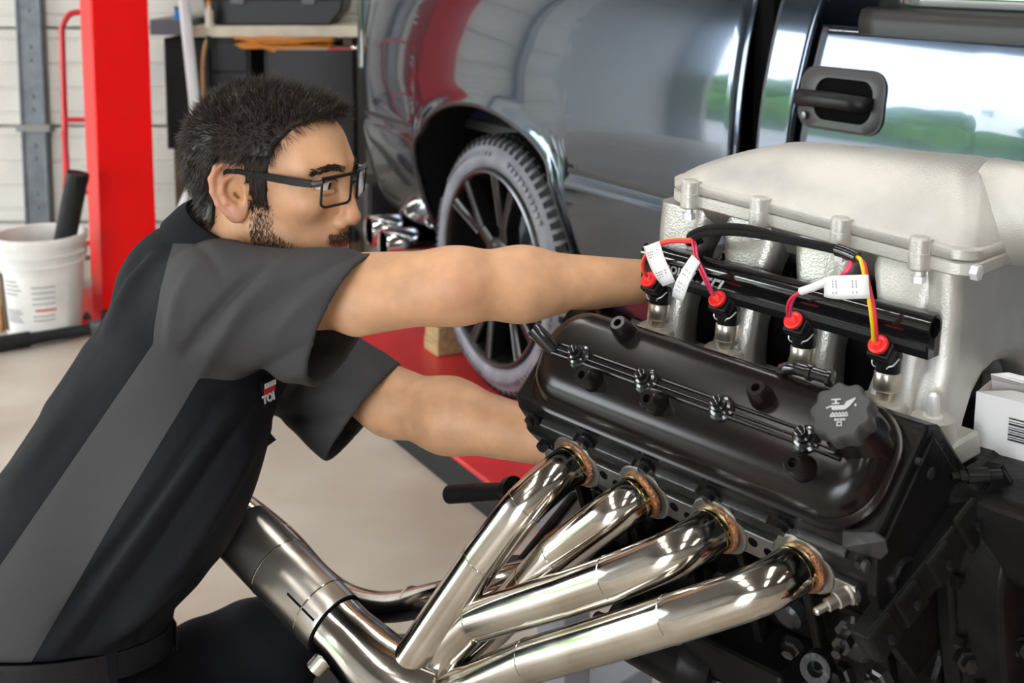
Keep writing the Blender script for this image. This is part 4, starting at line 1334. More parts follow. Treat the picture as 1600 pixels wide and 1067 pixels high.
# --- injectors
for k in range(4):
    u = k * PITCHU
    ij = empty('fuel_injector')
    ij.parent = engine
    base = np.array([u, -0.030, -0.078])
    axv = nrm((0, -0.06, 1))
    EB().lathe([(0.0, 0.0105), (0.013, 0.0105), (0.0135, 0.0135), (0.015, 0.0145), (0.034, 0.0145), (0.035, 0.0138), (0.035, 0)], base, axv, 22).build('steel_sleeve', 'nickel', ij)
    EB().lathe([(0.0, 0.011), (0.003, 0.011), (0.0035, 0.0085), (0.005, 0.0085), (0.005, 0)], base - 0.004 * axv, axv, 22).build('lower_seal', 'nickel', ij)
    EB().lathe([(0.033, 0.0128), (0.036, 0.0135), (0.050, 0.0137), (0.058, 0.0128), (0.063, 0.010), (0.078, 0.009), (0.078, 0)], base, axv, 22).build('injector_body', 'black_plastic', ij)
    # plug: leans outward and up to the red wire seal
    p0, p1 = base + axv * 0.050, np.array([u - 0.003, -0.0015, 0.0025])
    d = nrm(p1 - p0)
    x = np.array([1.0, 0, 0])
    y = nrm(np.cross(d, x))
    cn = EB()
    for t0, t1, hx_, hy_ in ((-0.006, 0.014, 0.0125, 0.012), (0.012, 0.024, 0.0140, 0.0125), (0.020, 0.028, 0.0105, 0.0100)):
        cn.obox(p0 + d * (t0 + t1) / 2, x * hx_, y * hy_, d * (t1 - t0) / 2)
    cn.build('plug', 'black_plastic', ij, smooth=0, bevel=0.003)
    EB().lathe([(0.026, 0.0100), (0.028, 0.0118), (0.0315, 0.0118), (0.033, 0.0095), (0.0315, 0.006), (0.034, 0.004), (0.034, 0)], p0, d, 18).build('wire_seal', 'seal_red', ij)
    cl = [p0 + d * 0.005 + x * -0.0150 + y * s * 0.010 for s in (1,)]
    yo = y if y[1] > 0 else -y
    path = [p0 + d * 0.006 - x * 0.0150 + yo * 0.002, p0 + d * 0.001 - x * 0.0145 + yo * 0.0125, p0 - d * 0.002 - x * 0.006 + yo * 0.0140, p0 + d * 0.000 + x * 0.002 + yo * 0.0145, p0 + d * 0.009 + x * 0.010 + yo * 0.0140, p0 + d * 0.010 + x * 0.0150 + yo * 0.011, p0 + d * 0.006 + x * 0.0155]
    EB().tube(smooth_path(path, 5), 0.0009, 6).build('wire_clip', 'aluminium_bright', ij)

# --- front of the engine: cover plate, strip, pulleys side, tray top
EB().rings([[(u, v, w) for v, w in rrect(-0.345, 0.005, -0.22, -0.134, 0.02)] for u in (0.30, 0.62)]).build('valley_plate', 'engine_black', engine, smooth=0, bevel=0.004)
tcv = EB()
tco = [(0.02, -0.16), (0.03, -0.22), (0.01, -0.30), (-0.02, -0.40), (-0.05, -0.47), (-0.12, -0.51), (-0.22, -0.51), (-0.29, -0.47), (-0.33, -0.36), (-0.345, -0.22)]
tcv.rings([[(u, -0.17 + (v + 0.17) * s, -0.33 + (w + 0.33) * s) for v, w in tco] for u, s in ((0.435, 1.0), (0.455, 1.0), (0.457, 0.93), (0.50, 0.90), (0.505, 0.84))])
tcov = tcv.build('timing_cover', 'engine_black', engine, smooth=30, bevel=0.004)
for v, w in tco[:8]:
    EB().lathe([(0, 0.0085), (0.008, 0.0085), (0.009, 0.005), (0.009, 0)], (0.455, -0.17 + (v + 0.17) * 0.965, -0.33 + (w + 0.33) * 0.965), (1, 0, 0), 6).build('cover_bolt', 'bolt_dark', tcov, smooth=0)
EB().lathe([(0.0, 0.030), (0.03, 0.030), (0.032, 0.026), (0.032, 0.0)], (0.495, -0.075, -0.235), (1, 0.1, 0), 28).build('water_port', 'engine_black', tcov)
for q in range(3):
    EB().tube(smooth_path([(0.51, -0.115 - 0.016 * q, -0.19), (0.52, -0.105 - 0.016 * q, -0.26), (0.52, -0.09 - 0.016 * q, -0.33), (0.515, -0.10 - 0.016 * q, -0.40), (0.51, -0.13 - 0.014 * q, -0.46)], 6), 0.006, 10).build('cast_ridge', 'black_gloss', tcov)
# cast lugs and bolt heads along the dark block flank
lr_ = random.Random(11)
for k in range(22):
    u, w = lr_.uniform(-0.05, 0.42), lr_.uniform(-0.44, -0.30)
    v = 0.01 + max(0, (w + 0.44)) * 0.62 + 0.006
    r = lr_.uniform(0.006, 0.013)
    EB().lathe([(0, r * 1.3), (r * 0.8, r * 1.1), (r, r * 0.8), (r * 1.7, r * 0.7), (r * 1.8, r * 0.4), (r * 1.8, 0)], (u, v, w), (lr_.uniform(-.3, .3), 0.85, lr_.uniform(-.4, .3)), lr_.choice((6, 6, 12))).build('casting_lug', lr_.choice(('black_gloss', 'bolt_dark', 'engine_black')), block, smooth=30)
# accessory housing in front of the timing cover: ribbed body, pulley, hose neck
ah = EB()
ah.lathe([(0.0, 0.09), (0.02, 0.098), (0.07, 0.098), (0.075, 0.09), (0.085, 0.09), (0.09, 0.07), (0.13, 0.06), (0.13, 0)], (0.50, -0.225, -0.275), (1, 0.05, 0), 36)
acc = ah.build('pump_housing', 'engine_black', engine, smooth=35)
for k in range(12):
    a = 2 * math.pi * k / 12
    EB().obox((0.545, -0.225 + 0.099 * math.cos(a), -0.275 + 0.099 * math.sin(a)), (0.022, 0, 0), (0, 0.006 * math.cos(a), 0.006 * math.sin(a)), (0, -0.005 * math.sin(a), 0.005 * math.cos(a))).build('housing_rib', 'black_gloss', acc, smooth=0, bevel=0.002)
EB().rings([[(u, v, w) for v, w in rrect(-0.33, -0.10, -0.56, -0.36, 0.04)] for u in (0.46, 0.60)]).build('bracket_casting', 'engine_black', engine, smooth=30, bevel=0.010)
EB().tube(smooth_path([(0.60, -0.10, -0.20), (0.585, -0.085, -0.27), (0.56, -0.09, -0.33), (0.57, -0.10, -0.40), (0.56, -0.09, -0.48), (0.55, -0.10, -0.58)], 6), 0.010, 12).build('front_hose', 'black_gloss', engine)
EB().tube(smooth_path([(0.60, -0.125, -0.20), (0.59, -0.110, -0.27), (0.57, -0.112, -0.33), (0.58, -0.12, -0.40), (0.57, -0.11, -0.48), (0.56, -0.12, -0.58)], 6), 0.006, 12).build('front_hose', 'head_grey', engine)
for u, v, w in ((0.535, -0.06, -0.215), (0.50, -0.04, -0.30), (0.515, -0.075, -0.36), (0.48, 0.0, -0.345), (0.475, 0.03, -0.30)):
    EB().lathe([(0, 0.012), (0.010, 0.012), (0.011, 0.0085), (0.020, 0.0085), (0.021, 0.005), (0.021, 0)], (u, v, w), (0.8, 0.6, 0.1), 6).build('front_bolt', 'bolt_dark', engine, smooth=0)
# diagonal gasket strip with raised pads
sa, sb = np.array([0.462, -0.060, -0.128]), np.array([0.432, 0.158, -0.256])
ds = nrm(sb - sa)
sn_ = nrm(np.array([0.8, 0.35, 0.1]) - (np.array([0.8, 0.35, 0.1]) @ ds) * ds)
dn = nrm(np.cross(ds, sn_))
Ls = np.linalg.norm(sb - sa)
stp = EB()
stp.obox((sa + sb) / 2, sn_ * 0.012, ds * Ls / 2, dn * 0.017)
strip = stp.build('front_strip', 'engine_black', engine, smooth=0, bevel=0.003)
for t in (0.10, 0.30, 0.52, 0.74, 0.92):
    c = sa + ds * Ls * t
    EB().obox(c + sn_ * 0.012, sn_ * 0.004, ds * 0.020, dn * (0.017 if t != 0.30 else 0.023)).build('strip_pad', 'engine_black', strip, smooth=0, bevel=0.004)
    EB().lathe([(0, 0.006), (0.006, 0.006), (0.007, 0.003), (0.007, 0)], c + sn_ * 0.016, sn_, 6).build('strip_bolt', 'bolt_dark', strip, smooth=0)
# bank end plate joining head and block at the front
EB().rings([[(u, v, w) for v, w in ((0.046, -0.066), (0.148, -0.166), (0.146, -0.205), (0.115, -0.265), (0.050, -0.335), (-0.06, -0.30), (-0.07, -0.16), (0.0, -0.112))] for u in (0.425, 0.4355)]).build('bank_end_plate', 'engine_black', engine, smooth=0, bevel=0.002)
# upright bolt and sensor behind the cover
EB().lathe([(-0.02, 0.0055), (0.035, 0.0055), (0.036, 0.0085), (0.045, 0.0085), (0.046, 0.006), (0.046, 0)], (0.425, 0.022, -0.125), (0, 0, 1), 10).build('long_bolt', 'bolt_dark', engine)
sn = EB()
q0, q1 = np.array([0.440, 0.012, -0.118]), np.array([0.478, -0.028, -0.116])
dq = nrm(q1 - q0)
sn.lathe([(0, 0.004), (0.008, 0.004), (0.008, 0.006), (0.016, 0.006), (0.016, 0.0085), (0.038, 0.0085), (0.040, 0.006), (0.052, 0.006), (0.052, 0)], q0, dq, 14)
sn.build('coolant_sensor', 'bolt_dark', engine)
# far front accessories seen past the strip
EB().lathe([(0, 0.013), (0.02, 0.013), (0.021, 0.009), (0.034, 0.009), (0.034, 0)], (0.50, -0.155, -0.29), (1, 0.2, 0), 6).build('tensioner_bolt', 'bolt_dark', engine, smooth=0)
EB().lathe([(0.0, 0.085), (0.008, 0.09), (0.03, 0.09), (0.036, 0.075), (0.036, 0.03), (0.06, 0.028), (0.06, 0)], (0.505, -0.17, -0.385), (1, 0, 0), 40).build('crank_pulley', 'engine_black', engine)
EB().lathe([(0, 0.014), (0.015, 0.014), (0.015, 0.008), (0.0, 0.008)], (0.45, 0.095, -0.335), (1, 0.5, 0.2), 20).build('eyelet_boss', 'head_grey', engine)

# ------------------------------------------------------------------ exhaust header on the near bank
hdr = tag(empty('exhaust_header', matrix=eM), 'polished stainless exhaust header with four bent tubes on the engine', 'exhaust header')
NF = nrm(np.array([0, 0.94, -0.34]))
QF = nrm(np.array([0, 0.34, 0.94]))
PC = [np.array([k * PITCHU, 0.117, -0.219]) for k in range(4)]
fl = EB()
for k in range(4):
    c = PC[k]
    fl.lathe([(-0.008, 0.024), (-0.008, 0.038), (0.004, 0.038), (0.0055, 0.0365), (0.0055, 0.024)], c, NF, 32)
    if k < 3:
        fl.obox(c + np.array([PITCHU / 2, 0, 0]) - 0.002 * NF - 0.006 * QF, (0.034, 0, 0), QF * 0.017, NF * 0.0055)
for s, c in ((-1, PC[0]), (1, PC[3])):
    fl.obox(c + np.array([s * 0.040, 0, 0]) - 0.002 * NF - 0.014 * QF, (0.022, 0, 0), QF * 0.013, NF * 0.0055)
flange = fl.build('flange', 'flange_steel', hdr, smooth=35, bevel=0.0015)
for k in range(4):
    EB().lathe([(-0.045, 0.040), (-0.012, 0.0395), (-0.011, 0.037), (-0.009, 0.037), (-0.008, 0.0385)], PC[k], NF, 32).build('port_collar', 'head_grey', head)
for k in range(3):
    for du, r, q in ((0.046, 0.0062, -0.002), (0.066, 0.0062, -0.008)):
        EB().lathe([(0, r), (0.0008, r), (0.0008, 0)], PC[k] + np.array([du, 0, 0]) + 0.0034 * NF + q * QF, NF, 16).build('bolt_hole', 'arch_liner', flange)
paths = [
    [PC[0], PC[0] + 0.05 * NF + np.array([0.0, 0, 0.006]), (-0.016, 0.200, -0.262), (-0.058, 0.228, -0.338), (-0.102, 0.255, -0.424), (-0.135, 0.278, -0.492)],
    [PC[1], PC[1] + 0.045 * NF + np.array([-0.008, 0, 0.0]), (0.031, 0.183, -0.310), (-0.006, 0.187, -0.360), (-0.066, 0.196, -0.440), (-0.125, 0.225, -0.515)],
    [PC[2], PC[2] + 0.07 * NF + np.array([-0.004, 0, 0.012]), (0.150, 0.213, -0.280), (0.088, 0.222, -0.322), (-0.060, 0.238, -0.417), (-0.096, 0.246, -0.462), (-0.140, 0.262, -0.545)],
    [PC[3], PC[3] + 0.065 * NF + np.array([-0.008, 0, 0.010]), (0.242, 0.216, -0.286), (0.155, 0.226, -0.346), (0.040, 0.236, -0.424), (-0.045, 0.246, -0.490), (-0.130, 0.262, -0.552)],
]
RT = 0.0262
for k, p in enumerate(paths):
    bp = bent_path(p, 0.07 if k != 2 else 0.06, 10)
    t = EB()
    t.tube(bp, RT, 28)
    tb_ = t.build('primary_tube', 'stainless', hdr, smooth=60)
    # weld at the flange, heat tint beyond it, slip joints along the tube
    d0 = nrm(np.asarray(bp[1]) - np.asarray(bp[0]))
    x, y, z = frame_from(d0)
    cw = PC[k] + 0.0065 * NF
    EB().tube([cw + 0.0268 * (math.cos(a) * x + math.sin(a) * y) for a in (2 * math.pi * i / 40 for i in range(40))], 0.0042, 10, closed=True).build('weld_bead', 'weld_copper', tb_)
    EB().lathe([(0.009, RT + 0.0002), (0.010, RT + 0.0006), (0.019, RT + 0.0005), (0.020, RT + 0.0001)], PC[k], d0, 28).build('heat_tint', 'heat_tint', tb_)
    n_ = len(bp)
    for f in (0.36, 0.62):
        i = int(n_ * f)
        dd = nrm(np.asarray(bp[i + 1]) - np.asarray(bp[i]))
        EB().lathe([(-0.0012, RT), (-0.0006, RT + 0.0006), (0.0006, RT + 0.0006), (0.0012, RT)], bp[i], dd, 28).build('joint_line', 'stainless', tb_)
# collector running back from the merge, with slip joint, clamp slot and sensor bung
co = EB()
cpts = [(-0.105, 0.262, -0.534), (-0.165, 0.290, -0.520), (-0.225, 0.299, -0.503), (-0.274, 0.302, -0.490), (-0.290, 0.3035, -0.4855)]
co.tube(smooth_path(cpts, 6), [0.054 - 0.012 * min(1, i / 14) for i in range(25)], 36)
coll = co.build('collector', 'stainless', hdr, smooth=60)
sl = EB()
a0 = np.array([-0.272, 0.302, -0.4905])
_p = at(380, 832, 1.755) - EO
a1 = np.array([_p @ E1, _p @ E2, _p @ E3])
dc = nrm(a1 - a0)
Lc = np.linalg.norm(a1 - a0)
sl.lathe([(0.0, 0.0425), (0.0, 0.0445), (0.004, 0.0455), (0.10, 0.0455), (Lc * 0.5, 0.0455), (Lc, 0.0455), (Lc, 0.043), (0.03, 0.0425)], a0, dc, 40)
sl.build('outlet_pipe', 'stainless_brushed', hdr, smooth=40)
for h in (0.03, 0.12):
    EB().lathe([(h, 0.0455), (h + 0.0008, 0.0462), (h + 0.002, 0.0462), (h + 0.0028, 0.0455)], a0, dc, 40).build('swage_ring', 'stainless', hdr)
EB().lathe([(-0.0025, 0.0435), (-0.0025, 0.0450), (0.0, 0.0452), (0.0, 0.0435)], a0, dc, 40).build('joint_gap', 'arch_liner', hdr)
up = nrm(np.cross(dc, (0, 1, 0)))
up = up if up[2] > 0 else -up
sv = nrm(0.55 * up + 0.83 * np.array([0, 1.0, 0]))
EB().obox(a0 + dc * 0.028 + sv * 0.0452, dc * 0.028, nrm(np.cross(dc, sv)) * 0.0016, sv * 0.0006).build('clamp_slot', 'arch_liner', hdr, smooth=0)
EB().lathe([(0.036, 0.012), (0.060, 0.012), (0.061, 0.0105), (0.061, 0.0075), (0.048, 0.0075), (0.048, 0)], a0 - dc * 0.022, nrm(np.array([-0.25, 0.55, -0.62])), 22).build('sensor_bung', 'nickel', hdr)
# silver stud nut at the front end of the flange
nb = EB()
q = PC[3] + np.array([0.052, 0, 0]) - 0.016 * QF
nb.lathe([(-0.004, 0.0125), (0.004, 0.0125), (0.006, 0.0095), (0.018, 0.0095), (0.019, 0.0072), (0.030, 0.0072), (0.031, 0.0045), (0.044, 0.0045), (0.046, 0.003), (0.046, 0)], q, nrm(NF + np.array([-0.35, 0, 0.05])), 12)
nb.build('stud_nut', 'nickel', hdr, smooth=30)
EB().lathe([(-0.002, 0.011), (0.004, 0.011), (0.0045, 0.0075), (0.016, 0.0075), (0.016, 0)], PC[0] + np.array([-0.050, 0.004, 0.010]), NF, 6).build('stud_nut', 'bolt_dark', hdr, smooth=0)

# thin crossover pipe passing behind the header
xp = tag(empty('crossover_pipe', matrix=eM), 'slim curved stainless pipe passing behind the header tubes', 'pipe')
pp = [(-0.70, 0.205, -0.500), (-0.628, 0.2, -0.508), (-0.543, 0.2, -0.518), (-0.455, 0.2, -0.541), (-0.388, 0.195, -0.546), (-0.300, 0.19, -0.522), (-0.190, 0.185, -0.462), (-0.110, 0.15, -0.420), (-0.06, 0.09, -0.40)]
EB().tube(smooth_path(pp, 6), 0.0215, 22).build('bent_tube', 'stainless', xp, smooth=60)
for c, d in ((np.array([-0.56, 0.2, -0.5163]), (-1, 0, 0.12)), (np.array([-0.245, 0.187, -0.492]), (0.9, -0.05, 0.5))):
    EB().lathe([(-0.002, 0.0217), (-0.001, 0.0228), (0.001, 0.0228), (0.002, 0.0217)], c, d, 22).build('weld_line', 'nickel', xp)

# ------------------------------------------------------------------ wiring for the injectors
wr = tag(empty('wiring_harness', matrix=eM), 'black wiring loom with red and yellow leads and white tags on the injectors', 'wiring harness')
lp = [(0.020, -0.115, 0.045), (0.045, -0.05, 0.048), (0.069, -0.004, 0.067), (0.100, 0.0, 0.083), (0.151, 0.0, 0.094), (0.224, 0.0, 0.0935), (0.285, 0.0, 0.0945), (0.308, 0.004, 0.094)]
for dv, dw, r in ((0.0, 0.0, 0.0044), (0.002, -0.0055, 0.0040), (-0.004, -0.003, 0.0040)):
    EB().tube(smooth_path([(u, v + dv * (2 if 0 < i < 5 else 0.5), w + dw * (1.2 if 1 < i < 5 else 0.5)) for i, (u, v, w) in enumerate(lp)], 6), r, 10).build('loom', 'loom_black', wr)
EB().tube(smooth_path([(0.283, 0.002, 0.0935), (0.297, 0.003, 0.0925), (0.311, 0.005, 0.0905)], 4), 0.0075, 12).build('loom_sleeve', 'black_gloss', wr)


def wire(pts, mat, r=0.0019):
    return EB().tube(smooth_path(pts, 6), r, 8).build('lead', mat, wr)


wire([(0.072, 0.0, 0.066), (0.080, 0.010, 0.0665), (0.060, 0.012, 0.0630), (0.035, 0.012, 0.0540), (0.010, 0.010, 0.0330), (0.0, 0.006, 0.015), (0.001, 0.0, 0.0)], 'wire_orange')
wire([(0.072, 0.0, 0.064), (0.084, 0.011, 0.0640), (0.060, 0.013, 0.0600), (0.035, 0.014, 0.0510), (0.013, 0.013, 0.0330), (0.004, 0.008, 0.015), (0.004, 0.0, 0.0)], 'wire_red')
wire([(0.076, 0.0, 0.066), (0.089, 0.010, 0.062), (0.094, 0.011, 0.046), (0.104, 0.010, 0.030), (0.110, 0.006, 0.014), (0.113, 0.0, 0.0)], 'wire_magenta')
wire([(0.074, 0.0, 0.066), (0.086, 0.012, 0.064), (0.091, 0.013, 0.048), (0.100, 0.012, 0.030), (0.107, 0.007, 0.014), (0.110, 0.0, 0.0)], 'wire_red')
wire([(0.305, 0.005, 0.091), (0.306, 0.010, 0.080), (0.300, 0.013, 0.071), (0.277, 0.014, 0.056), (0.245, 0.012, 0.038), (0.231, 0.008, 0.020), (0.224, 0.0, 0.0)], 'wire_magenta')
wire([(0.303, 0.005, 0.090), (0.303, 0.011, 0.079), (0.297, 0.014, 0.069), (0.275, 0.015, 0.054), (0.242, 0.014, 0.035), (0.228, 0.010, 0.020), (0.221, 0.0, 0.0)], 'wire_red')
wire([(0.308, 0.005, 0.091), (0.318, 0.010, 0.090), (0.326, 0.012, 0.070), (0.333, 0.012, 0.045), (0.336, 0.009, 0.022), (0.334, 0.0, 0.0)], 'wire_yellow', 0.0023)
wire([(0.309, 0.005, 0.090), (0.321, 0.008, 0.087), (0.329, 0.010, 0.068), (0.337, 0.010, 0.043), (0.340, 0.008, 0.022), (0.338, 0.0, 0.0)], 'wire_red')


def paper_tag(corners, lines, curl=0.0):
    c = [np.array(p, float) for p in corners]      # top-left, top-right, bottom-right, bottom-left
    g = []
    for i in range(7):
        t = i / 6
        a, b = c[0] + (c[3] - c[0]) * t, c[1] + (c[2] - c[1]) * t
        ins = 0.10 if i == 6 else (0.03 if i == 5 else 0)
        g.append([a + (b - a) * (ins + (1 - 2 * ins) * s / 4) + np.array([0, curl * math.sin(math.pi * t), 0]) for s in range(5)])
    tg = EB().sheet(g).build('paper_tag', 'paper_white', wr, smooth=60, solid=0.0006)
    mb = EB()
    for t, s0, s1 in lines:
        for j in range(5):
            if j == 3:
                continue
            sa_, sb_ = s0 + (s1 - s0) * j / 5, s0 + (s1 - s0) * (j + 0.7) / 5
            q = []
            for ss, tt in ((sa_, t - 0.012), (sb_, t - 0.012), (sb_, t + 0.012), (sa_, t + 0.012)):
                a, b = c[0] + (c[3] - c[0]) * tt, c[1] + (c[2] - c[1]) * tt
                q.append(a + (b - a) * ss + np.array([0, 0.0008 + curl * math.sin(math.pi * tt), 0]))
            mb.add(q, [(0, 1, 2, 3)])
    mb.build('tag_print', 'print_grey', tg, smooth=0)


L3 = [(0.18, 0.15, 0.85), (0.24, 0.15, 0.7), (0.30, 0.15, 0.5), (0.68, 0.15, 0.85), (0.74, 0.15, 0.8), (0.80, 0.15, 0.5)]
paper_tag([(0.010, 0.016, 0.044), (0.036, 0.016, 0.057), (0.071, 0.022, 0.013), (0.047, 0.022, 0.000)], L3, 0.004)
paper_tag([(0.090, 0.017, 0.051), (0.103, 0.017, 0.043), (0.087, 0.026, -0.010), (0.066, 0.026, -0.006)], [(0.3, 0.2, 0.8), (0.4, 0.2, 0.8), (0.6, 0.2, 0.8), (0.7, 0.2, 0.8), (0.8, 0.2, 0.6)], 0.006)
paper_tag([(0.332, 0.017, 0.078), (0.336, 0.017, 0.052), (0.281, 0.020, 0.039), (0.279, 0.020, 0.066)], [(0.25, 0.2, 0.8), (0.33, 0.2, 0.8), (0.7, 0.2, 0.8), (0.78, 0.2, 0.8)], 0.002)
EB().tube([(0.280, 0.0145, 0.058), (0.262, 0.0140, 0.047), (0.246, 0.0132, 0.0385)], 0.0048, 10).build('tag_sleeve', 'paper_white', wr)

# ------------------------------------------------------------------ small white carton on the engine
bx = tag(empty('parts_box', matrix=eM @ Matrix.Translation(EX(0.403, -0.112, -0.134)) @ Matrix.Rotation(math.radians(8), 4, 'Z')), 'small white carton with a barcode and open flap on the engine', 'box')
MB().rings([[(x, y, z) for x, y in ((0, 0), (0.16, 0), (0.16, 0.055), (0, 0.055))] for z in (0.0, 0.066)], cap1=False).build('carton', 'paper_white', bx, smooth=0, solid=0.0012)
MB().box((0.0015, 0.0015, 0.050), (0.158, 0.0535, 0.0515)).build('packing', 'cardboard', bx, smooth=0)
MB().add([(0.0, 0.055, 0.066), (0.16, 0.055, 0.066), (0.16, 0.045, 0.080), (0.022, 0.040, 0.084), (0.004, 0.036, 0.079)], [(0, 1, 2, 3, 4)]).build('flap', 'paper_white', bx, smooth=0, solid=0.001)
MB().add([(0.0, 0.0, 0.066), (0.16, 0.0, 0.066), (0.16, 0.03, 0.0665), (0.03, 0.03, 0.0665)], [(0, 1, 2, 3)]).build('flap', 'paper_white', bx, smooth=0, solid=0.001)
mb = MB()
for i, (h, t) in enumerate(((0.020, .0022), (0.0235, .001), (0.026, .0022), (0.0295, .001), (0.032, .0016), (0.035, .001), (0.038, .0024), (0.042, .0008), (0.045, .0016))):
    mb.add([(0.038, -0.0014, h), (0.10, -0.0014, h), (0.10, -0.0014, h + t), (0.038, -0.0014, h + t)], [(0, 1, 2, 3)])
mb.build('barcode', 'print_black', bx, smooth=0)

# ------------------------------------------------------------------ engine stand
es = tag(empty('engine_stand', tuple(EW(-0.30, -0.17, -0.5) * np.array([1, 1, 0]))), 'steel engine stand with a grey post and black handle', 'engine stand')
so = EW(-0.30, -0.17, -0.5) * np.array([1, 1, 0])
e1h, e2h = nrm(E1 * np.array([1, 1, 0])), E2


def SW(p):
    return np.asarray(p, float) - so


hub_w = EW(-0.30, -0.17, -0.377)
MB().obox(SW((hub_w + np.array([hub_w[0], hub_w[1], 0.06])) / 2), e1h * 0.032, e2h * 0.032, (0, 0, (hub_w[2] - 0.06) / 2 + 0.03)).build('mast', 'stand_grey', es, smooth=0, bevel=0.004)
MB().tube([SW(EW(-0.36, -0.17, -0.377)), SW(EW(-0.150, -0.17, -0.377))], 0.042, 24).build('swivel_tube', 'stand_grey', es)
MB().lathe([(0, 0.09), (0.012, 0.09), (0.012, 0)], SW(EW(-0.150, -0.17, -0.377)), E1, 32).build('head_plate', 'black_gloss', es)
for v, w in ((-0.02, -0.25), (-0.32, -0.25), (-0.05, -0.44), (-0.29, -0.44)):
    MB().tube([SW(EW(-0.138, -0.17 + (v + 0.17) * 0.4, -0.377 + (w + 0.377) * 0.4)), SW(EW(-0.136, v, w)), SW(EW(-0.074, v, w))], 0.013, 12).build('mounting_arm', 'black_gloss', es)
ha, hb = EW(-0.269, 0.1, -0.368), EW(-0.138, 0.1, -0.3155)
dh = nrm(ha - hb)
MB().lathe([(0.0, 0.0), (0.0, 0.0125), (np.linalg.norm(ha - hb), 0.0135), (np.linalg.norm(ha - hb), 0.0095), (np.linalg.norm(ha - hb) - 0.012, 0.009), (np.linalg.norm(ha - hb) - 0.012, 0)], SW(hb), dh, 24).build('turning_handle', 'black_plastic', es)
Lh = np.linalg.norm(ha - hb)
MB().lathe([(Lh - 0.001, 0.0135), (Lh + 0.001, 0.0132), (Lh + 0.001, 0.0085), (Lh - 0.001, 0.0085)], SW(hb), dh, 24, cap=False).build('handle_rim', 'trim_grey', es)
MB().lathe([(-0.004, 0.020), (0.006, 0.020), (0.007, 0.014), (0.007, 0)], SW(hb), dh, 20).build('handle_collar', 'bolt_dark', es)
MB().tube([SW(hb), SW(EW(-0.14, 0.04, -0.33)), SW(EW(-0.145, -0.09, -0.36))], 0.012, 12).build('handle_shank', 'black_gloss', es)
MB().obox(SW(at(806, 893, 1.80)), (0.024, 0, 0), (0, 0.02, 0), (0, 0, 0.018)).build('lock_block', 'black_gloss', es, smooth=0, bevel=0.004)
MB().tube([SW(at(806, 890, 1.80)), SW(EW(-0.20, -0.10, -0.40))], 0.009, 10).build('lock_shank', 'black_gloss', es)
for s in (-1, 1):
    MB().obox(np.array([0, 0, 0.045]) + e2h * 0.14 * s + e1h * 0.35, e1h * 0.46, e2h * 0.028, (0, 0, 0.028)).build('base_leg', 'stand_grey', es, smooth=0, bevel=0.004)
    for q in (-0.08, 0.78):
        MB().lathe([(-0.014, 0.016), (-0.014, 0.028), (0.014, 0.028), (0.014, 0.016)], np.array([0, 0, 0.028]) + e2h * 0.185 * s + e1h * q, e2h, 20).build('castor', 'rubber_black', es)
MB().obox(np.array([0, 0, 0.085]), e1h * 0.03, e2h * 0.20, (0, 0, 0.03)).build('base_cross_member', 'stand_grey', es, smooth=0, bevel=0.004)
# ------------------------------------------------------------------ the mechanic
material('skin', (0.68, 0.375, 0.205), 0.46, var=0.12, vscale=30, bump=0.06, bscale=400, sss=0.08)
material('hair_brown', (0.022, 0.0145, 0.011), 0.42, spec=0.35)
material('hair_highlight', (0.075, 0.050, 0.036), 0.35, spec=0.6)
material('beard_brown', (0.030, 0.018, 0.012), 0.5)
material('trouser_black', (0.010, 0.011, 0.014), 0.8, bump=0.15, bscale=25, spec=0.15)
material('belt_leather', (0.010, 0.010, 0.012), 0.42, bump=0.1, bscale=200, spec=0.3)
material('boot_black', (0.012, 0.012, 0.012), 0.5)
material('frame_black', (0.007, 0.007, 0.008), 0.3, spec=0.3)
material('eye_white', (0.75, 0.72, 0.70), 0.2)
material('eye_iris', (0.05, 0.025, 0.012), 0.15, coat=1.0)
material('lip', (0.46, 0.20, 0.16), 0.4)
material('patch_red', (0.62, 0.02, 0.03), 0.6)
material('patch_white', (0.75, 0.75, 0.75), 0.6)
material('lens_glass', (1, 1, 1), 0.0, trans=1.0, ior=1.05)


_sn = MAT['skin'].node_tree
_sb = _sn.nodes['Principled BSDF']
_sl = _sb.inputs['Base Color'].links[0].from_socket
_mx = node(_sn, 'ShaderNodeMix', data_type='RGBA')
_sa = node(_sn, 'ShaderNodeAttribute', attribute_name='ruddy')
_sn.links.new(_sa.outputs['Fac'], _mx.inputs[0])
_sn.links.new(_sl, _mx.inputs[6])
_mx.inputs[7].default_value = (0.50, 0.17, 0.12, 1)
_sn.links.new(_mx.outputs[2], _sb.inputs['Base Color'])


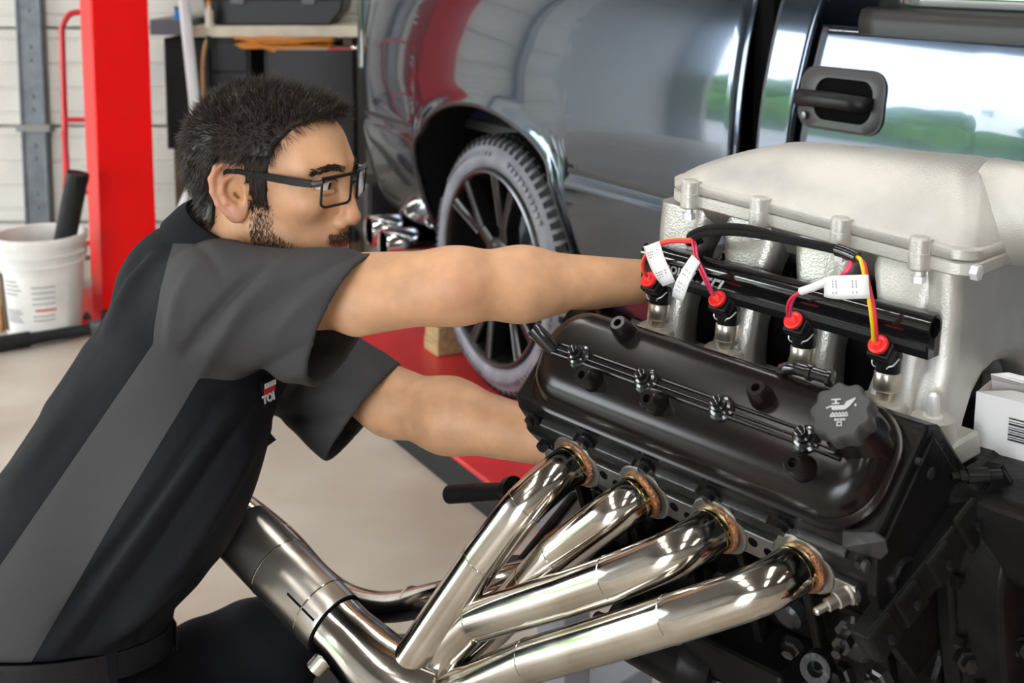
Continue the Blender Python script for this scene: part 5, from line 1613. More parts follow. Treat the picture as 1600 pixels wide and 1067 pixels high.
def cloth_material(name):
    """two-tone work shirt: the panels are cut along seams carried on the mesh"""
    m = material(name, (0.05, 0.05, 0.052), 0.78, bump=0.0)
    nt = m.node_tree
    b = nt.nodes['Principled BSDF']
    b.inputs['Specular IOR Level'].default_value = 0.15
    a = node(nt, 'ShaderNodeAttribute', attribute_name='panel')
    rp = node(nt, 'ShaderNodeValToRGB')
    mr = node(nt, 'ShaderNodeMapRange')
    mr.inputs['From Min'].default_value = -0.01
    mr.inputs['From Max'].default_value = 0.01
    nt.links.new(a.outputs['Fac'], mr.inputs['Value'])
    e = rp.color_ramp.elements
    e[0].position = 0.0
    e[0].color = (0.0085, 0.0092, 0.0120, 1)
    e[1].position = 1.0
    e[1].color = (0.058, 0.057, 0.059, 1)
    for pos, c in ((0.47, (0.0085, 0.0092, 0.0120, 1)), (0.48, (0.006, 0.006, 0.007, 1)), (0.53, (0.006, 0.006, 0.007, 1)), (0.56, (0.058, 0.057, 0.059, 1))):
        q = e.new(pos)
        q.color = c
    nt.links.new(mr.outputs['Result'], rp.inputs['Fac'])
    nt.links.new(rp.outputs['Color'], b.inputs['Base Color'])
    tc = node(nt, 'ShaderNodeTexCoord')
    n1 = node(nt, 'ShaderNodeTexNoise')
    n1.inputs['Scale'].default_value = 9
    n1.inputs['Detail'].default_value = 3
    n2 = node(nt, 'ShaderNodeTexNoise')
    n2.inputs['Scale'].default_value = 700
    nt.links.new(tc.outputs['Object'], n1.inputs['Vector'])
    nt.links.new(tc.outputs['Object'], n2.inputs['Vector'])
    b1 = node(nt, 'ShaderNodeBump')
    b1.inputs['Strength'].default_value = 0.35
    b1.inputs['Distance'].default_value = 0.02
    b2 = node(nt, 'ShaderNodeBump')
    b2.inputs['Strength'].default_value = 0.15
    b2.inputs['Distance'].default_value = 0.001
    nt.links.new(n1.outputs['Fac'], b1.inputs['Height'])
    nt.links.new(n2.outputs['Fac'], b2.inputs['Height'])
    nt.links.new(b1.outputs['Normal'], b2.inputs['Normal'])
    nt.links.new(b2.outputs['Normal'], b.inputs['Normal'])
    return m


cloth_material('shirt_cloth')


def pxy(P):
    """where points of the world fall in the photo"""
    d = np.asarray(P, float) - CC
    z = d @ CF
    return PPX + FPX * (d @ CR) / z, PPY - FPX * (d @ CU) / z, z


def poly_dist(px, py, pts):
    """distance and side (positive to the right of travel on the picture) to a polyline"""
    best = np.full(px.shape, 1e9)
    side = np.zeros(px.shape)
    n = len(pts) - 1
    for i in range(n):
        (ax, ay), (bx, by) = pts[i], pts[i + 1]
        dx, dy = bx - ax, by - ay
        t = ((px - ax) * dx + (py - ay) * dy) / (dx * dx + dy * dy)
        t = np.clip(t, 0 if i > 0 else -9, 1 if i < n - 1 else 9)
        qx, qy = ax + t * dx - px, ay + t * dy - py
        d = np.hypot(qx, qy)
        s = dx * (py - ay) - dy * (px - ax)
        m = d < best
        best = np.where(m, d, best)
        side = np.where(m, np.sign(s), side)
    return best, side


person = empty('person', tuple(at(95, 1075, 1.77) * np.array([1, 1, 0])))
tag(person, 'man in a grey and black work shirt reaching into the engine', 'person')
po = np.array(person.location)

# head frame: x towards the face, y to his right (the camera side), z up
YAW = math.radians(20)
HF = np.array([math.cos(YAW), -math.sin(YAW), 0])
HR = np.array([-math.sin(YAW), -math.cos(YAW), 0])
HO = at(418, 280, 1.745)


def H2W(P):
    P = np.asarray(P, float)
    return HO + P[..., 0:1] * HF + P[..., 1:2] * HR + P[..., 2:3] * np.array([0, 0, 1.0])


def W2H(P):
    d = np.asarray(P, float) - HO
    return np.stack([d @ HF, d @ HR, d[..., 2]], -1)


f4 = lambda *a: np.array(a, np.float32)
NB = W2H(at(352, 420, 1.775))
ear_c = np.array([-0.012, 0.0745, -0.004])


def head_core(P):
    d = sd_ell(P, (-0.012, 0, 0.040), (0.104, 0.076, 0.090))
    d = smin(d, sd_ell(P, (0.042, 0, 0.040), (0.084, 0.066, 0.072)), 0.03)
    d = smin(d, sd_ell(P, (0.050, 0, -0.035), (0.070, 0.060, 0.082)), 0.03)
    A = P * f4(1, 1, 1)
    A = np.stack([P[..., 0], np.abs(P[..., 1]), P[..., 2]], -1)
    d = smin(d, sd_cone(A, (0.006, 0.050, -0.058), (0.094, 0.013, -0.118), 0.021, 0.019), 0.025)
    d = smin(d, sd_ell(P, (0.100, 0, -0.116), (0.022, 0.024, 0.018)), 0.02)
    d = smin(d, sd_ell(P, (0.094, 0, -0.080), (0.030, 0.034, 0.034)), 0.02)
    d = smin(d, sd_ell(A, (0.084, 0.046, -0.022), (0.030, 0.018, 0.020)), 0.02)
    d = smin(d, sd_cone(A, (0.115, 0.012, 0.026), (0.090, 0.047, 0.026), 0.0135, 0.011), 0.022)
    # eye sockets
    d = smax(d, -sd_ell(A, (0.123, 0.033, 0.006), (0.0215, 0.0205, 0.0135)), 0.012)
    # nose
    d = smin(d, sd_cone(P, (0.119, 0, 0.012), (0.134, 0, -0.042), 0.0085, 0.0115), 0.010)
    d = smin(d, sd_ell(P, (0.1345, 0, -0.0465), (0.0125, 0.0115, 0.0105)), 0.006)
    d = smin(d, sd_ell(A, (0.1225, 0.0125, -0.0525), (0.0115, 0.0075, 0.0090)), 0.006)
    d = smax(d, -sd_ell(A, (0.128, 0.0065, -0.0615), (0.0065, 0.0038, 0.0050)), 0.003)
    # lids
    d = smin(d, sd_cone(A, (0.1170, 0.022, 0.0150), (0.1075, 0.046, 0.0125), 0.0042, 0.0040), 0.003)
    d = smin(d, sd_cone(A, (0.1160, 0.022, -0.0050), (0.1070, 0.045, -0.0040), 0.0040, 0.0040), 0.003)
    # lips and mouth line
    d = smin(d, sd_cone(A, (0.1235, 0.0, -0.0805), (0.109, 0.023, -0.0855), 0.0058, 0.0030), 0.005)
    d = smin(d, sd_cone(A, (0.1220, 0.0, -0.0925), (0.109, 0.020, -0.0885), 0.0062, 0.0030), 0.005)
    d = smax(d, -sd_cone(A, (0.129, 0.0, -0.0866), (0.112, 0.024, -0.0872), 0.0018, 0.0012), 0.003)
    return d


def ear(P, s):
    c = ear_c * f4(1, s, 1)
    # flared plate tilted back
    a = math.radians(14)
    q = (P - c.astype(np.float32)) * f4(1, s, 1)
    b = math.radians(24)
    x = q[..., 0] * math.cos(a) - q[..., 2] * math.sin(a) * -1 * -1
    x = q[..., 0] * math.cos(a) + q[..., 2] * math.sin(a)
    z = -q[..., 0] * math.sin(a) + q[..., 2] * math.cos(a)
    y = q[..., 1]
    x2 = x * math.cos(b) + y * math.sin(b)
    y2 = -x * math.sin(b) * -1 + y * math.cos(b)
    y2 = x * math.sin(b) + y * math.cos(b)
    x2 = x * math.cos(b) - y * math.sin(b)
    E = np.stack([x2, y2, z], -1) / 1.12
    d = sd_ell(E, (0, 0.002, 0.0), (0.0235, 0.0055, 0.036))
    d = smax(d, -sd_ell(E, (0.003, 0.0085, 0.004), (0.0165, 0.0085, 0.0265)), 0.004)
    hel = [(0.016, 0.005, 0.010), (0.015, 0.006, 0.024), (0.004, 0.006, 0.034), (-0.010, 0.006, 0.032), (-0.019, 0.006, 0.020), (-0.021, 0.005, 0.004), (-0.018, 0.004, -0.012), (-0.010, 0.003, -0.026)]
    for i in range(len(hel) - 1):
        d = smin(d, sd_cone(E, hel[i], hel[i + 1], 0.0042, 0.0042), 0.003)
    ant = [(0.006, 0.003, 0.018), (-0.006, 0.004, 0.014), (-0.011, 0.004, 0.002), (-0.008, 0.004, -0.012), (0.000, 0.004, -0.018)]
    for i in range(len(ant) - 1):
        d = smin(d, sd_cone(E, ant[i], ant[i + 1], 0.0035, 0.0035), 0.004)
    d = smin(d, sd_ell(E, (0.000, 0.002, -0.031), (0.011, 0.005, 0.010)), 0.006)
    d = smin(d, sd_ell(E, (0.0165, 0.004, -0.006), (0.005, 0.005, 0.008)), 0.004)
    d = smax(d, -sd_ell(E, (0.0075, 0.005, -0.005), (0.0075, 0.0085, 0.0105)), 0.003)
    return d * 1.12


def head_fn(P):
    d = head_core(P)
    d = smin(d, sd_cone(P, (-0.035, 0, -0.045), NB, 0.058, 0.066), 0.03)
    d = smin(d, sd_cone(P, (-0.020, 0.0, -0.075), NB + np.array([0.05, 0, 0]), 0.048, 0.050), 0.03)
    d = smin(d, ear(P, 1.0), 0.006)
    d = smin(d, ear(P, -1.0), 0.006)
    return d


HV, HFc = surface_net(head_fn, (-0.16, -0.13, -0.235), (0.165, 0.13, 0.145), 0.0021)


# ---- arms and hands in the world
def hand_prims(W, a, n, s, curl, spread=0.06):
    """wrist W, direction a, palm side n; returns capsule list for palm and five fingers"""
    a = nrm(a)
    n = nrm(n - (n @ a) * a)
    l = np.cross(a, n) * s
    pr = []
    for q in (-0.028, -0.010, 0.010, 0.027):
        pr.append((W + l * q * 0.6 + a * 0.005, W + l * q + a * 0.082 - n * (0.002 if abs(q) < 0.02 else -0.002), 0.015, 0.0125))
    lens = [(0.042, 0.026, 0.021), (0.047, 0.030, 0.023), (0.043, 0.028, 0.022), (0.034, 0.021, 0.019)]
    for q, ln in zip((-0.028, -0.0095, 0.0095, 0.027), lens):
        p = W + l * q + a * 0.088
        ang = 0.0
        r = 0.0098 if abs(q) < 0.02 else 0.0088
        for k in range(3):
            ang += curl[k]
            d = a * math.cos(ang) + n * math.sin(ang) + l * (q * spread / 0.02) * (1 if k == 0 else 0.3)
            p2 = p + nrm(d) * ln[k]
            pr.append((p, p2, r, r - 0.0009))
            p = p2
            r -= 0.0009
    p = W - l * 0.024 + a * 0.022 + n * 0.006
    for d, ln, r in ((nrm(a * 0.55 - l * 0.75 + n * 0.35), 0.044, 0.0125), (nrm(a * 0.85 - l * 0.25 + n * 0.45), 0.034, 0.0105), (nrm(a * 0.85 + l * 0.1 + n * 0.5), 0.027, 0.0092)):
        p2 = p + d * ln
        pr.append((p, p2, r, r - 0.0012))
        p = p2
    return pr


SHR, ELR, WRR = at(352, 462, 1.63), at(712, 446, 1.615), at(992, 440, 1.682)
SHL, ELL, WRL = at(440, 520, 1.95), at(612, 628, 1.86), at(872, 690, 1.735)


def arm_fn(P, sh, el, wr, near, hp_):
    d = sd_cone(P, sh, el, 0.054, 0.0465)
    d = smin(d, sd_cone(P, el, el + (wr - el) * 0.36, 0.0450, 0.0455 if near else 0.051), 0.03)
    d = smin(d, sd_cone(P, el + (wr - el) * 0.36, wr, 0.0455 if near else 0.051, 0.031 if near else 0.036), 0.03)
    if near:
        d = smin(d, sd_ell(P, at(718, 452, 1.578), (0.024, 0.014, 0.020)), 0.018)
        d = smin(d, sd_ell(P, at(700, 482, 1.61), (0.034, 0.02, 0.012)), 0.02)
        d = smin(d, sd_cone(P, at(560, 485, 1.60), at(660, 470, 1.60), 0.034, 0.026), 0.02)
    else:
        d = smin(d, sd_ell(P, at(620, 650, 1.85), (0.030, 0.03, 0.022)), 0.02)
    for a, b, ra, rb in hp_:
        d = smin(d, sd_cone(P, a, b, ra, rb), 0.006)
    return d


HPR = hand_prims(WRR + (WRR - ELR) / np.linalg.norm(WRR - ELR) * 0.01, nrm(np.array([0.62, 0.55, -0.10])), np.array([0.6, -0.6, -0.25]), 1, (0.35, 0.55, 0.45))
HPL = hand_prims(WRL + nrm(WRL - ELL) * 0.005, nrm(np.array([0.88, -0.1, -0.18])), np.array([0.1, -0.6, 0.6]), 1, (0.2, 0.35, 0.3))


def net_box(prims_pts, pad):
    A = np.array(prims_pts)
    return A.min(0) - pad, A.max(0) + pad


lo, hi = net_box([SHR, ELR, WRR] + [p[1] for p in HPR], 0.075)
RV, RF = surface_net(lambda P: arm_fn(P, SHR, ELR, WRR, True, HPR), lo, hi, 0.0026)
lo, hi = net_box([SHL, ELL, WRL] + [p[1] for p in HPL], 0.075)
LV, LF = surface_net(lambda P: arm_fn(P, SHL, ELL, WRL, False, HPL), lo, hi, 0.0028)
# trunk under the clothes, carrying neck and shoulders
TS = nrm(np.array([0.50, 0.0, 0.866]))
TF = nrm(np.array([0.85, 0.18, -0.49]))
TD = np.cross(TS, TF)
TR = np.stack([TS, TF, TD], 1)
CH, MID = at(285, 545, 1.79), at(125, 800, 1.78)


def trunk_fn(P):
    d = sd_ell(P, CH, (0.20, 0.115, 0.165), TR)
    d = smin(d, sd_ell(P, MID, (0.20, 0.115, 0.15), TR), 0.06)
    d = smin(d, sd_cone(P, SHR, SHL, 0.055, 0.055), 0.05)
    d = smin(d, sd_cone(P, at(352, 420, 1.775), CH, 0.06, 0.08), 0.04)
    return d


TV, TFc = surface_net(trunk_fn, MID - 0.3, CH + np.array([0.3, 0.3, 0.32]), 0.008)
HW = H2W(HV)
allV = np.concatenate([HW, RV, LV, TV]) - po
n1, n2, n3 = len(HW), len(RV), len(LV)
allF = np.concatenate([HFc[:, ::-1], RF + n1, LF + n1 + n2, TFc + n1 + n2 + n3])
rud = np.zeros(len(allV))
hx_, hy_, hz2 = HV[:, 0], np.abs(HV[:, 1]), HV[:, 2]
rud[:n1] = np.maximum.reduce([1.0 * ((np.abs(hz2 + 0.0868) < 0.0105) & (hy_ < 0.024) & (hx_ > 0.108)), 0.45 * np.clip((hy_ - 0.074) / 0.006, 0, 1) * (np.abs(hx_ + 0.012) < 0.045), 0.40 * np.exp(-(((hx_ - 0.140) ** 2 + hy_ ** 2 + (hz2 + 0.048) ** 2) / 0.0003)), 0.22 * np.exp(-(((hx_ - 0.085) ** 2 + (hy_ - 0.055) ** 2 + (hz2 + 0.03) ** 2) / 0.0009))])
rud[n1:n1 + n2] = 0.35 * np.exp(-((RV - at(715, 452, 1.575)) ** 2).sum(1) / 0.0009)
body = net_object('body', allV, allF, 'skin', person, {'ruddy': rud})

# eyes
for s in (1, -1):
    c = H2W(np.array([0.1050, 0.0315 * s, 0.0055])) - po
    e = MB().lathe([(0.0125 * math.cos(t), 0.0125 * math.sin(t)) for t in np.linspace(math.pi, 0.0, 14)], c, HF * 0.97 + np.array([0, 0, -0.2]), 24).build('eye', 'eye_white', person, smooth=180)
    fd = nrm(HF * 0.97 + np.array([0.05, 0.05, -0.2]))
    MB().lathe([(0.0, 0.0056), (0.0006, 0.0052), (0.0012, 0.003), (0.0014, 0.0)], c + fd * 0.0114, fd, 20).build('iris', 'eye_iris', e)

    MB().tube(smooth_path([H2W(np.array([x_, y_ * s, z_])) - po for x_, y_, z_ in ((0.1205, 0.018, 0.0085), (0.1215, 0.026, 0.0120), (0.1180, 0.036, 0.0120), (0.1110, 0.047, 0.0085))], 4), [0.0006] + [0.0011] * 11 + [0.0006], 6).build('eyelashes', 'hair_brown', person)

# ---- hair: cap following the skull, then short locks
def hair_edge(P):
    """height of the hairline over the head, by distance from back to front"""
    x = P[..., 0]
    z = np.interp(x, [-0.2, -0.075, -0.053, -0.046, -0.026, 0.010, 0.016, 0.038, 0.045, 0.056, 0.076, 0.100, 0.2], [-0.062, -0.060, -0.050, 0.024, 0.041, 0.036, -0.022, -0.028, 0.028, 0.060, 0.086, 0.094, 0.096])
    return z


def hair_fn(P):
    x, z = P[..., 0], P[..., 2]
    th = np.interp(z, [-0.08, -0.03, 0.04, 0.10, 0.14], [0.005, 0.008, 0.009, 0.006, 0.006]) + np.interp(x, [-0.2, 0.06, 0.115, 0.16], [0.0, 0.0, 0.010, 0.010]) * np.interp(z, [0.05, 0.09], [0, 1])
    th = np.where((x > 0.010) & (x < 0.055) & (z < 0.045), 0.003, th)
    return smax(head_core(P) - th, (hair_edge(P) - z) * 0.8, 0.006)


def hair_full(P):
    d = hair_fn(P)
    nk = sd_cone(P, (-0.035, 0, -0.045), NB, 0.058, 0.066) - 0.008
    nk = smax(nk, np.maximum(-0.058 - P[..., 2], P[..., 0] + 0.05), 0.006)
    return smin(d, nk, 0.012)


GV, GF = surface_net(hair_full, (-0.17, -0.12, -0.09), (0.18, 0.12, 0.19), 0.0032)
nh = len(GV)


def vert_normals(V, F_):
    a, b, c = V[F_[:, 0]], V[F_[:, 1]], V[F_[:, 2]]
    n = np.cross(b - a, c - a)
    N = np.zeros_like(V)
    for k in range(4):
        np.add.at(N, F_[:, k], n)
    return N / (np.linalg.norm(N, axis=1, keepdims=True) + 1e-12)


GN = vert_normals(GV, GF)
rs = np.random.RandomState(5)


def strands(roots, dirs, lens, rad, bend=None):
    """tapered three-sided hairs of two joints as vertices and faces"""
    n = len(roots)
    up = np.where(np.abs(dirs[:, 2:3]) > 0.9, np.array([[1.0, 0, 0]]), np.array([[0, 0, 1.0]]))
    sx = np.cross(dirs, up)
    sx /= np.linalg.norm(sx, axis=1, keepdims=True)
    sy = np.cross(dirs, sx)
    vs = []
    mid = roots + dirs * lens[:, None] * 0.55
    tip = roots + dirs * lens[:, None]
    if bend is not None:
        tip = tip + bend * lens[:, None]
        mid = mid + bend * lens[:, None] * 0.25
    for k in range(3):
        a = 2 * math.pi * k / 3
        o = math.cos(a) * sx + math.sin(a) * sy
        vs.append(roots + o * rad)
    for k in range(3):
        a = 2 * math.pi * k / 3
        o = math.cos(a) * sx + math.sin(a) * sy
        vs.append(mid + o * rad * 0.7)
    vs.append(tip)
    V = np.stack(vs, 1).reshape(-1, 3)
    b = np.arange(n)[:, None] * 7
    q = []
    for k in range(3):
        j = (k + 1) % 3
        q.append(b + np.array([[k, j, 3 + j, 3 + k]]))
        q.append(b + np.array([[3 + k, 3 + j, 6, 6]]))
    return V, np.concatenate(q)


def strand_object(name, V, F_, mat, parent):
    me = bpy.data.meshes.new(name)
    tri = F_[:, 2] == F_[:, 3]
    me.from_pydata([], [], [])
    faces = [tuple(f[:3]) if t else tuple(f) for f, t in zip(F_.tolist(), tri.tolist())]
    me.from_pydata(V.tolist(), [], faces)
    return link_mesh(name, me, mat, parent, smooth=180, fix=False)


NS = 15000
sel = rs.choice(nh, NS)
R0 = GV[sel] + rs.normal(0, 0.0012, (NS, 3))
N0 = GN[sel]
N0 = np.where(((R0 - np.array([-0.01, 0, 0.02])) * N0).sum(1, keepdims=True) < 0, -N0, N0)
x, z = R0[:, 0], R0[:, 2]
front = np.clip((x - 0.045) / 0.06, 0, 1)[:, None]
side = np.clip((0.095 - z) / 0.05, 0, 1)[:, None]
low = np.clip((-0.01 - z) / 0.04, 0, 1)[:, None]
burn = ((x > 0.006) & (x < 0.055) & (z < 0.045))[:, None]
flow = side * np.array([[-0.30, 0, -0.95]]) + (1 - side) * ((1 - front) * np.array([[0.30, 0, 0.25]]) + front * np.array([[0.45, 0.05, 0.45]]))
wave = np.stack([np.sin(R0[:, 1] * 160 + R0[:, 2] * 90), np.sin(R0[:, 0] * 140), np.cos(R0[:, 0] * 120 + R0[:, 1] * 150)], 1) * 0.22
D = N0 * (0.75 - 0.30 * side - 0.1 * low) + flow * 0.65 + wave + rs.normal(0, 0.16, (NS, 3))
D = np.where(burn, N0 * 0.2 + np.array([[-0.05, 0, -1.0]]) + rs.normal(0, 0.12, (NS, 3)), D)
D /= np.linalg.norm(D, axis=1, keepdims=True)
ln = rs.uniform(0.013, 0.022, NS) + 0.006 * front[:, 0] - 0.004 * low[:, 0]
ln = np.where(burn[:, 0], rs.uniform(0.006, 0.011, NS), ln)
SV, SF = strands(R0 - N0 * 0.002, D, ln, 0.00050, bend=0.30 * flow * (0.4 + 0.6 * side) + rs.normal(0, .10, (NS, 3)))
hair = net_object('hair', H2W(GV) - po, GF[:, ::-1], 'hair_brown', person)
li = rs.choice(NS, 2600, replace=False)
SV2, SF2 = strands(R0[li], D[li], ln[li] * 1.05, 0.00045, bend=0.30 * flow[li])  # lighter colour on scattered strands stands in for highlights
tag(strand_object('hair_highlights', H2W(SV2) - po, SF2, 'hair_highlight', hair), kind='stuff')
tag(strand_object('hair_locks', H2W(SV) - po, SF, 'hair_brown', hair), kind='stuff')

# beard, moustache and brows rooted on the skin
HN = vert_normals(HV, HFc)
HN = np.where(((HV - np.array([0.02, 0, 0.0])) * HN).sum(1, keepdims=True) < 0, -HN, HN)
x, y, z = HV[:, 0], np.abs(HV[:, 1]), HV[:, 2]
wpr = np.zeros(len(HV))
jaw_line = np.interp(x, [0.012, 0.036, 0.06, 0.10], [-0.014, -0.052, -0.072, -0.088])
wpr = np.where((x > 0.012) & (x < 0.046) & (z < -0.015) & (z > -0.11) & (y > 0.03), np.clip((0.046 - x) / 0.014, 0, 1) * 0.9, wpr)
wpr = np.where((x >= 0.012) & (z < jaw_line) & (z > -0.145) & (x < 0.14), 0.75, wpr)
wpr = np.where((x > 0.100) & (z < -0.0655) & (z > -0.0800) & (y < 0.030) & (x < 0.129), 1.0, wpr)
wpr = np.where((z < -0.080) & (z > -0.0955) & (y < 0.023) & (x > 0.1), 0.0, wpr)
wpr = np.where((x < 0.012) | (z < -0.15), 0.0, wpr)
br_ = (np.abs(z - np.interp(y, [0.010, 0.03, 0.052], [0.024, 0.030, 0.024])) < 0.0045) & (y > 0.010) & (y < 0.054) & (x > 0.085)
pick = rs.choice(len(HV), 11000, p=wpr / wpr.sum())
D = HN[pick] * 0.45 + np.array([[0.15, 0, -0.85]]) + rs.normal(0, 0.25, (11000, 3))
D /= np.linalg.norm(D, axis=1, keepdims=True)
SV, SF = strands(HV[pick] + rs.normal(0, 0.0009, (11000, 3)), D, rs.uniform(0.004, 0.010, 11000), 0.00028)
tag(strand_object('beard', H2W(SV) - po, SF, 'beard_brown', person), kind='stuff')
bi = np.argwhere(br_)[:, 0]
pick = rs.choice(bi, 900)
D = HN[pick] * 0.35 + np.stack([-0.55 * np.ones(900), 0.75 * np.sign(HV[pick, 1]), 0.12 * np.ones(900)], 1) + rs.normal(0, 0.2, (900, 3))
D /= np.linalg.norm(D, axis=1, keepdims=True)
SV, SF = strands(HV[pick], D, rs.uniform(0.005, 0.009, 900), 0.00045)
tag(strand_object('eyebrows', H2W(SV) - po, SF, 'hair_brown', person), kind='stuff')

# ------------------------------------------------------------------ work shirt
WZ = at(120, 1012, 1.68)[2]
BY0 = at(120, 1012, 1.68)[1]
SLOPE = -0.28
hemR = [at(590, 392, 1.625), at(496, 592, 1.60), at(502, 505, 1.535)]
nR = nrm(np.cross(hemR[1] - hemR[0], hemR[2] - hemR[0]))
nR = nR if nR[0] > 0 else -nR
hemL = [at(624, 574, 1.87), at(520, 713, 1.86), at(560, 640, 1.79)]
nL = nrm(np.cross(hemL[1] - hemL[0], hemL[2] - hemL[0]))
nL = nL if nL[0] > 0 else -nL


def sleeve_R(P, off=0.0):
    d = sd_cone(P, at(340, 474, 1.64), at(520, 496, 1.62), 0.083 + off, 0.083 + off)
    d = smin(d, sd_cone(P, at(520, 495, 1.62), at(640, 500, 1.60), 0.082 + off, 0.084 + off), 0.04)
    return d


def sleeve_L(P, off=0.0):
    d = sd_cone(P, at(410, 520, 1.96), at(560, 638, 1.87), 0.092 + off, 0.084 + off)
    return smin(d, sd_cone(P, at(560, 638, 1.87), at(640, 695, 1.84), 0.084 + off, 0.084 + off), 0.03)


def torso_fn(P):
    d = sd_ell(P, CH + TF * 0.012, (0.225, 0.138, 0.190), TR)
    d = smin(d, sd_ell(P, MID + TF * 0.018, (0.27, 0.150, 0.175), TR), 0.07)
    d = smin(d, sd_ell(P, at(80, 985, 1.77), (0.19, 0.165, 0.170), TR), 0.05)
    d = smin(d, sd_ell(P, at(272, 770, 1.725), (0.205, 0.100, 0.160), TR), 0.05)
    d = smin(d, sd_ell(P, at(278, 446, 1.76), (0.070, 0.075, 0.14), TR), 0.05)
    return d


def shirt_fn(P):
    d = torso_fn(P)
    sr = sleeve_R(P)
    sr = smax(sr, (P - hemR[0].astype(np.float32)) @ nR.astype(np.float32), 0.003)
    sl_ = sleeve_L(P)
    sl_ = smax(sl_, (P - hemL[0].astype(np.float32)) @ nL.astype(np.float32), 0.003)
    d = smin(d, sr, 0.035)
    d = smin(d, sl_, 0.035)
    # hollow sleeves, open at the hem
    inR = np.maximum(sleeve_R(P, -0.0095), -((P - at(470, 480, 1.6).astype(np.float32)) @ nR.astype(np.float32)))
    inL = np.maximum(sleeve_L(P, -0.0095), -((P - at(500, 600, 1.88).astype(np.float32)) @ nL.astype(np.float32)))
    d = smax(d, -inR, 0.003)
    d = smax(d, -inL, 0.003)
    # neck opening
    d = smax(d, -sd_cone(P, at(350, 420, 1.775), at(385, 330, 1.765), 0.066, 0.070), 0.006)
    cut = (WZ + SLOPE * (P[..., 1] - BY0)) - P[..., 2]
    return smax(d, cut, 0.012)


lo, hi = np.array([-1.02, 1.44, 0.18]), np.array([-0.14, 2.13, 1.22])
XV, XF = surface_net(shirt_fn, lo, hi, 0.0038)
def relax(V, F_, it, lam=0.5):
    e = np.concatenate([F_[:, [0, 1]], F_[:, [1, 2]], F_[:, [2, 3]], F_[:, [3, 0]]])
    for _ in range(it):
        S = np.zeros_like(V)
        c = np.zeros(len(V))
        np.add.at(S, e[:, 0], V[e[:, 1]])
        np.add.at(S, e[:, 1], V[e[:, 0]])
        np.add.at(c, e[:, 0], 1)
        np.add.at(c, e[:, 1], 1)
        V = V + lam * (S / c[:, None] - V)
    return V


XV = relax(XV, XF, 3)
XN = vert_normals(XV, XF)
# folds: ridges and creases laid along the cloth
px, py, pz = pxy(XV)
folds = [([(410, 418), (360, 462), (318, 512), (285, 560)], -0.0065, 9), ([(440, 430), (385, 475), (345, 530), (310, 585)], 0.0060, 15), ([(560, 420), (480, 470), (420, 530)], 0.0035, 18),
         ([(500, 530), (440, 560), (370, 610), (310, 640)], -0.0030, 12), ([(480, 575), (430, 600), (360, 650)], 0.0030, 14), ([(585, 385), (520, 410), (455, 450), (400, 500)], -0.0030, 7), ([(300, 375), (330, 400), (350, 440)], -0.0025, 8), ([(460, 400), (400, 440), (340, 500)], 0.0025, 8), ([(335, 640), (262, 745), (186, 848), (70, 1000)], -0.0055, 9), ([(360, 640), (290, 740), (205, 860), (95, 1005)], 0.0060, 12),
         ([(385, 650), (320, 745), (240, 860), (130, 1005)], -0.0060, 9), ([(400, 690), (345, 780), (280, 880), (170, 1000)], 0.0060, 15), ([(250, 400), (205, 440), (165, 520)], 0.0045, 16), ([(225, 395), (185, 450), (140, 530)], -0.004, 10),
         ([(130, 600), (70, 690), (10, 770)], 0.004, 22), ([(60, 640), (20, 700), (-30, 760)], -0.004, 14), ([(300, 420), (275, 470), (262, 540)], 0.003, 12), ([(300, 900), (230, 950), (160, 1000)], 0.006, 14), ([(330, 880), (265, 945), (215, 1000)], -0.005, 10),
         ([(540, 640), (480, 650), (430, 655)], -0.004, 9), ([(600, 600), (520, 610), (450, 625)], 0.004, 14), ([(560, 690), (500, 660), (450, 650)], -0.003, 8)]
disp = np.zeros(len(XV))
for pts, amp, wd_ in folds:
    d, _s = poly_dist(px, py, pts)
    # fade beyond the ends
    (ax, ay), (bx, by) = pts[0], pts[-1]
    t = ((px - ax) * (bx - ax) + (py - ay) * (by - ay)) / ((bx - ax) ** 2 + (by - ay) ** 2)
    fade = np.clip(1.15 - np.abs(t - 0.5) * 1.3, 0, 1) ** 1.0 * ((t > -0.1) & (t < 1.1))
    fade *= np.clip(np.minimum(t + 0.1, 1.1 - t) / 0.15, 0, 1)
    disp += 2.0 * amp * np.exp(-(d / (wd_ * 0.8)) ** 2) * fade
near_hem = np.minimum(np.abs((XV - hemR[0]) @ nR), np.abs((XV - hemL[0]) @ nL))
sR = sleeve_R(XV.astype(np.float32))
sL = sleeve_L(XV.astype(np.float32))
tD = torso_fn(XV.astype(np.float32))
inner = ((sR < -0.005) & (tD > 0.004)) | ((sL < -0.005) & (tD > 0.004))
disp = np.where(inner, -disp, disp)
XV = XV + relax(XN * disp[:, None] * (1 if ((XN * (XV - CH)).sum(1)).mean() > 0 else -1), XF, 5)
# panels: positive where the cloth is grey
b_back, s_back = poly_dist(px, py, [(274, 360), (266, 392), (250, 450), (240, 510), (238, 537), (120, 708), (0, 882), (-80, 998)])
b_front, s_front = poly_dist(px, py, [(330, 560), (287, 634), (180, 810), (70, 1000), (30, 1070)])
back = -s_back * b_back * pz / FPX          # right of the back seam is positive
frnt = s_front * b_front * pz / FPX
strip_ = np.minimum(back, frnt)
slv = (tD - np.minimum(sR, sL))              # positive on the sleeves
slv = np.where(np.minimum(sR, sL) < 0.02, slv + 0.012, -0.05)
pan_ = np.maximum(strip_, np.minimum(slv, np.where(pz < 1.78, back, 1.0)))
pan_ = np.where((pz > 1.80) & (np.minimum(sR, sL) > 0.012), -0.02, pan_)
shirt = net_object('work_shirt', XV - po, XF, 'shirt_cloth', person, {'panel': np.clip(pan_, -0.02, 0.02)})
